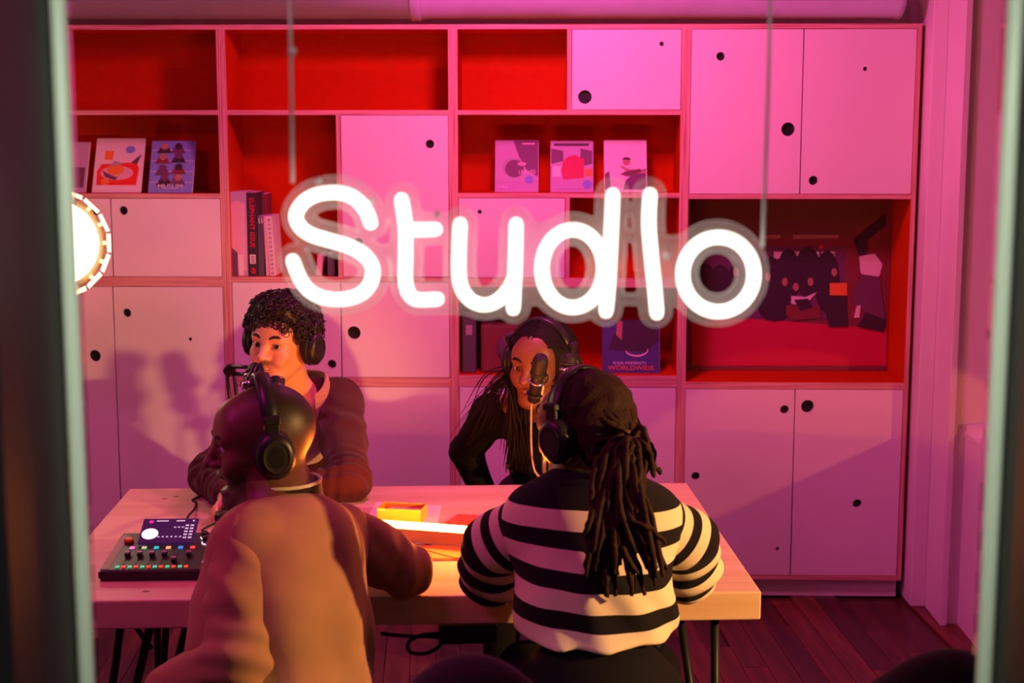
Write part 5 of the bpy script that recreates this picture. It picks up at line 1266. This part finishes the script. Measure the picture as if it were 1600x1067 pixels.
dread = mat('dreadlock_hair', (0.030, 0.013, 0.009), 0.8, noise=(60, 0.35), bump=(180, 0.7, 0.003), spec=0.2)
face_parts(H4, P4, None, dread, 'plain')
headphones(H4, 'black over ear headphones on the dreadlocked head', 0.004)
f = Field(); H4.e(f, (0, 0.024, 0.046), (0.083, 0.098, 0.084)); H4.e(f, (0, 0.06, -0.01), (0.078, 0.06, 0.07), 0.03); H4.e(f, (0, 0.066, -0.062), (0.056, 0.036, 0.05), 0.03); H4.e(f, (0, -0.105, -0.030), (0.070, 0.075, 0.085), 0.015, '-')
V, Q = f.build(0.0045, noise=[(80, 0.004)]); hr = np_mesh('hair', V, Q, dread, P4)
tie = V3(PY(978, 690, -2.500))
r4 = random.Random(11)
def dl(pts, r):
    P = spline(pts, 7); n = len(P)
    q = [p+Vector((r4.gauss(0, 1), r4.gauss(0, 1), r4.gauss(0, 1)))*0.0012 for p in P]
    return tube('dreadlock', q, [r*(0.85+0.3*r4.random())*(1.0 if i < n-2 else 0.6) for i in range(n)], dread, hr, 7)
for k in range(30):                                    # pulled over the scalp towards the tie
    a = -1.25+2.5*(k/29); st = H4(0.078*math.sin(a)*1.02, -0.050+0.03*abs(a), 0.105-0.030*a*a)
    m1 = H4(0.086*math.sin(a)*0.95, 0.035, 0.118-0.045*a*a*0.9); m2 = lerp(H4(0.05*math.sin(a), 0.115, 0.060-0.02*a*a), tie, 0.25)
    dl([st, lerp(st, m1, 0.55)+(m1-V3(H4.c))*0.05, m1, m2, tie+np.array([r4.gauss(0, 0.010), r4.gauss(0, 0.008), r4.gauss(0, 0.010)])], 0.0078)
for k in range(12):                                    # from the nape up to the tie
    a = -1.0+2.0*k/11
    dl([H4(0.070*math.sin(a), 0.055+0.03*math.cos(a), -0.055), H4(0.075*math.sin(a), 0.095, -0.01), tie+np.array([r4.gauss(0, 0.010), 0, -0.006])], 0.0075)
lathe('hair_tie', [(0.020, -0.010), (0.029, -0.006), (0.029, 0.006), (0.020, 0.010)], mat('brown_tie', (0.09, 0.045, 0.03), 0.7), hr, 20, Matrix.Translation(Vector(tie)) @ Vector((0.35, -0.5, -0.1)).to_track_quat('Z', 'Y').to_matrix().to_4x4())
for k in range(64):                                    # the long fall down the back
    fx = r4.random(); ex = 912+ (1040-912)*fx; ey = 840+r4.random()*100-35*abs(fx-0.4)
    yb = -2.665-0.030*r4.random()
    knee = PY(965+40*(fx-0.4)+r4.gauss(0, 7), 722+r4.gauss(0, 10), -2.575-0.035*r4.random())
    mid = PY(950+ (ex-950)*0.62+r4.gauss(0, 5), 800+r4.gauss(0, 10), yb+0.01)
    end = PY(ex+r4.gauss(0, 5), ey, yb)
    dl([tie+np.array([r4.gauss(0, 0.012), r4.gauss(0, 0.008), r4.gauss(0, 0.008)]), lerp(tie, knee, 0.5)+np.array([0.006, -0.02, 0.022]), knee, mid, end], 0.0068)
dl([tie, PY(1000, 705, -2.55), PY(1018, 725, -2.56), PY(1034, 739, -2.56)], 0.0062); dl([tie, PY(1000, 688, -2.56), PY(1016, 712, -2.57), PY(1022, 745, -2.58)], 0.0062)
dl([tie, PY(1002, 668, -2.55), PY(1012, 700, -2.56), PY(1004, 760, -2.60), PY(1012, 830, -2.66)], 0.0066)
# striped sweater: torso and sleeves with a stripe coordinate along each
sw = mat('striped_knit', (0.8, 0.7, 0.5), 0.9, bump=(480, 0.35, 0.0015), spec=0.10, sheen=0.04)
nt = sw.node_tree; b_ = nt.nodes['Principled BSDF']
at = nt.nodes.new('ShaderNodeAttribute'); at.attribute_name = 'along'
m1_ = nt.nodes.new('ShaderNodeMath'); m1_.operation = 'FRACT'; m2_ = nt.nodes.new('ShaderNodeMath'); m2_.operation = 'GREATER_THAN'; m2_.inputs[1].default_value = 0.53
mxn = nt.nodes.new('ShaderNodeMix'); mxn.data_type = 'RGBA'; mxn.inputs['A'].default_value = (0.74, 0.66, 0.51, 1); mxn.inputs['B'].default_value = (0.010, 0.009, 0.012, 1)
nt.links.new(at.outputs['Fac'], m1_.inputs[0]); nt.links.new(m1_.outputs[0], m2_.inputs[0]); nt.links.new(m2_.outputs[0], mxn.inputs['Factor']); nt.links.new(mxn.outputs['Result'], b_.inputs['Base Color'])
f = Field()
f.ell(lerp(neck4, chest4, 0.80), (0.185, 0.130, 0.17), None, 0.05); f.ell(lerp(chest4, pel4, 0.40), (0.182, 0.150, 0.21), None, 0.05); f.ell(pel4+np.array([0.0, 0.0, 0.06]), (0.182, 0.165, 0.16), None, 0.05)
f.cap(neck4+np.array([0, 0, -0.035]), shL4+np.array([0.02, 0, 0]), 0.072, 0.066, 0.06); f.cap(neck4+np.array([0, 0, -0.035]), shR4-np.array([0.02, 0, 0]), 0.072, 0.066, 0.06)
f.cap(H4(0, 0.03, -0.10), neck4, 0.066, 0.074, 0.01, '-')
ZH = PY(930, 1012, -2.73).z-0.026
f.half((0, 0, ZH), (0, 0, -1), 0.012)
f.wrinkle(chest4+np.array([0.1, -0.1, -0.1]), (1, 0, 0.4), 0.12, 0.004, 0.2); f.wrinkle(pel4+np.array([-0.08, -0.1, 0.26]), (1, 0, -0.5), 0.13, 0.005, 0.15)
V, Q = f.build(0.0045, noise=[(20, 0.003)])
zt = V3(PY(900, 1010, -2.6))[2]
dev = 0.020*np.exp(-((V[:, 0]-0.09)/0.16)**2)
np_mesh('sweater', V, Q, sw, P4, None, np.minimum((V[:, 2]-ZH+0.006*np.sin(9*V[:, 0])-dev*(V[:, 2]-ZH)/0.3)/0.0735, 3.97))
cuffm = cloth('cream_rib_knit', (0.80, 0.70, 0.54), 0.9, 0.25, 500, 0.4)
for s_, e_, w_, sd in ((shL4, elL4, wrL4, -1), (shR4, elR4, wrR4, 1)):
    f = Field(); md = lerp(s_, e_, 0.55)+np.array([sd*0.018, 0, 0.005])
    s0 = s_-np.array([sd*0.02, 0, 0.01])
    f.cap(s0, md, 0.074, 0.070, 0.04); f.cap(md, e_, 0.070, 0.060, 0.04); f.cap(e_, lerp(e_, w_, 0.88), 0.060, 0.044, 0.04)
    f.cap(e_+np.array([0, 0, 0]), e_+np.array([-sd*0.02, -0.01, -0.03]), 0.050, 0.045, 0.04)
    f.wrinkle(e_, s_-e_, 0.06, 0.008, 0.13)
    V, Q = f.build(0.0045, noise=[(26, 0.003)])
    d1 = md-s0; l1 = np.linalg.norm(d1); d2 = e_-md; l2 = np.linalg.norm(d2); d3 = w_-e_; l3 = np.linalg.norm(d3)
    t1 = ((V-s0) @ d1)/l1; t2 = ((V-md) @ d2)/l2; t3 = ((V-e_) @ d3)/l3
    al = np.where(t3 > 0.0, np.maximum(l1+l2+t3*0.9, 0), np.where(t2 > 0, l1+t2, np.minimum(t1, l1)))
    np_mesh('sleeve', V, Q, sw, P4, None, (al+0.020)/0.054)
    tube('cuff', [lerp(e_, w_, 0.84), lerp(e_, w_, 0.9), lerp(e_, w_, 0.99)], [0.046, 0.042, 0.036], cuffm, P4, 16)
legs(P4, pel4+np.array([-0.10, 0, -0.02]), pel4+np.array([0.10, 0, -0.02]), np.array([-0.05, -2.14, 0.50]), np.array([0.26, -2.14, 0.50]), np.array([-0.04, -2.2, 0.10]), np.array([0.25, -2.2, 0.10]), (0.006, 0.006, 0.008), (0.02, 0.02, 0.02), (0, 1), 0.45, 0.135)
stool((0.11, -2.60), 'black round stool under the person in the striped sweater', 0.40)

# ---------- dark chair backs just inside the window
def tub_chair(x, y, ztop, label, r=0.21, colr=(0.03, 0.010, 0.028)):
    o = empty('tub_chair', (x, y, 0), 0, label, 'chair')
    m = cloth('chair_velvet', colr, 0.8, 0.15)
    f = Field()
    for a in np.linspace(PI*0.05, PI*0.95, 9):
        p = np.array([r*math.cos(a), -r*math.sin(a)*0.8, 0.50]); hgt = ztop-0.06-0.10*abs(math.cos(a))**2
        f.cap(p, np.array([p[0]*0.97, p[1], hgt]), 0.055, 0.05, 0.05)
    V, Q = f.build(0.012); np_mesh('backrest', V, Q, m, o)
    f = Field(); f.ell((0, 0.02, 0.44), (r+0.03, r, 0.07), None, 0.02); V, Q = f.build(0.012); np_mesh('seat', V, Q, m, o)
    for sx in (-1, 1):
        for sy in (-1, 1): tube('leg', [(sx*0.13, sy*0.12, 0.40), (sx*0.19, sy*0.17, 0)], 0.013, M['blackmetal'], o, 8)
p = PY(735, 1026, -3.35); tub_chair(p.x, p.y+0.09, p.z, 'dark plum tub chair back at the bottom edge between the two front people', 0.10)
p = PY(1470, 985, -3.3); tub_chair(p.x, p.y, p.z, 'black tub chair back at the bottom right corner by the door edge', 0.11, (0.004, 0.004, 0.004))

# the bodies and clothes above were built at their place in the room: keep them there under their Empties
for o in list(bpy.data.objects):
    if o.type == 'EMPTY' and o.name.split('.')[0] == 'person':
        for ch in o.children: ch.matrix_parent_inverse = Matrix.Translation(-Vector(o.location))
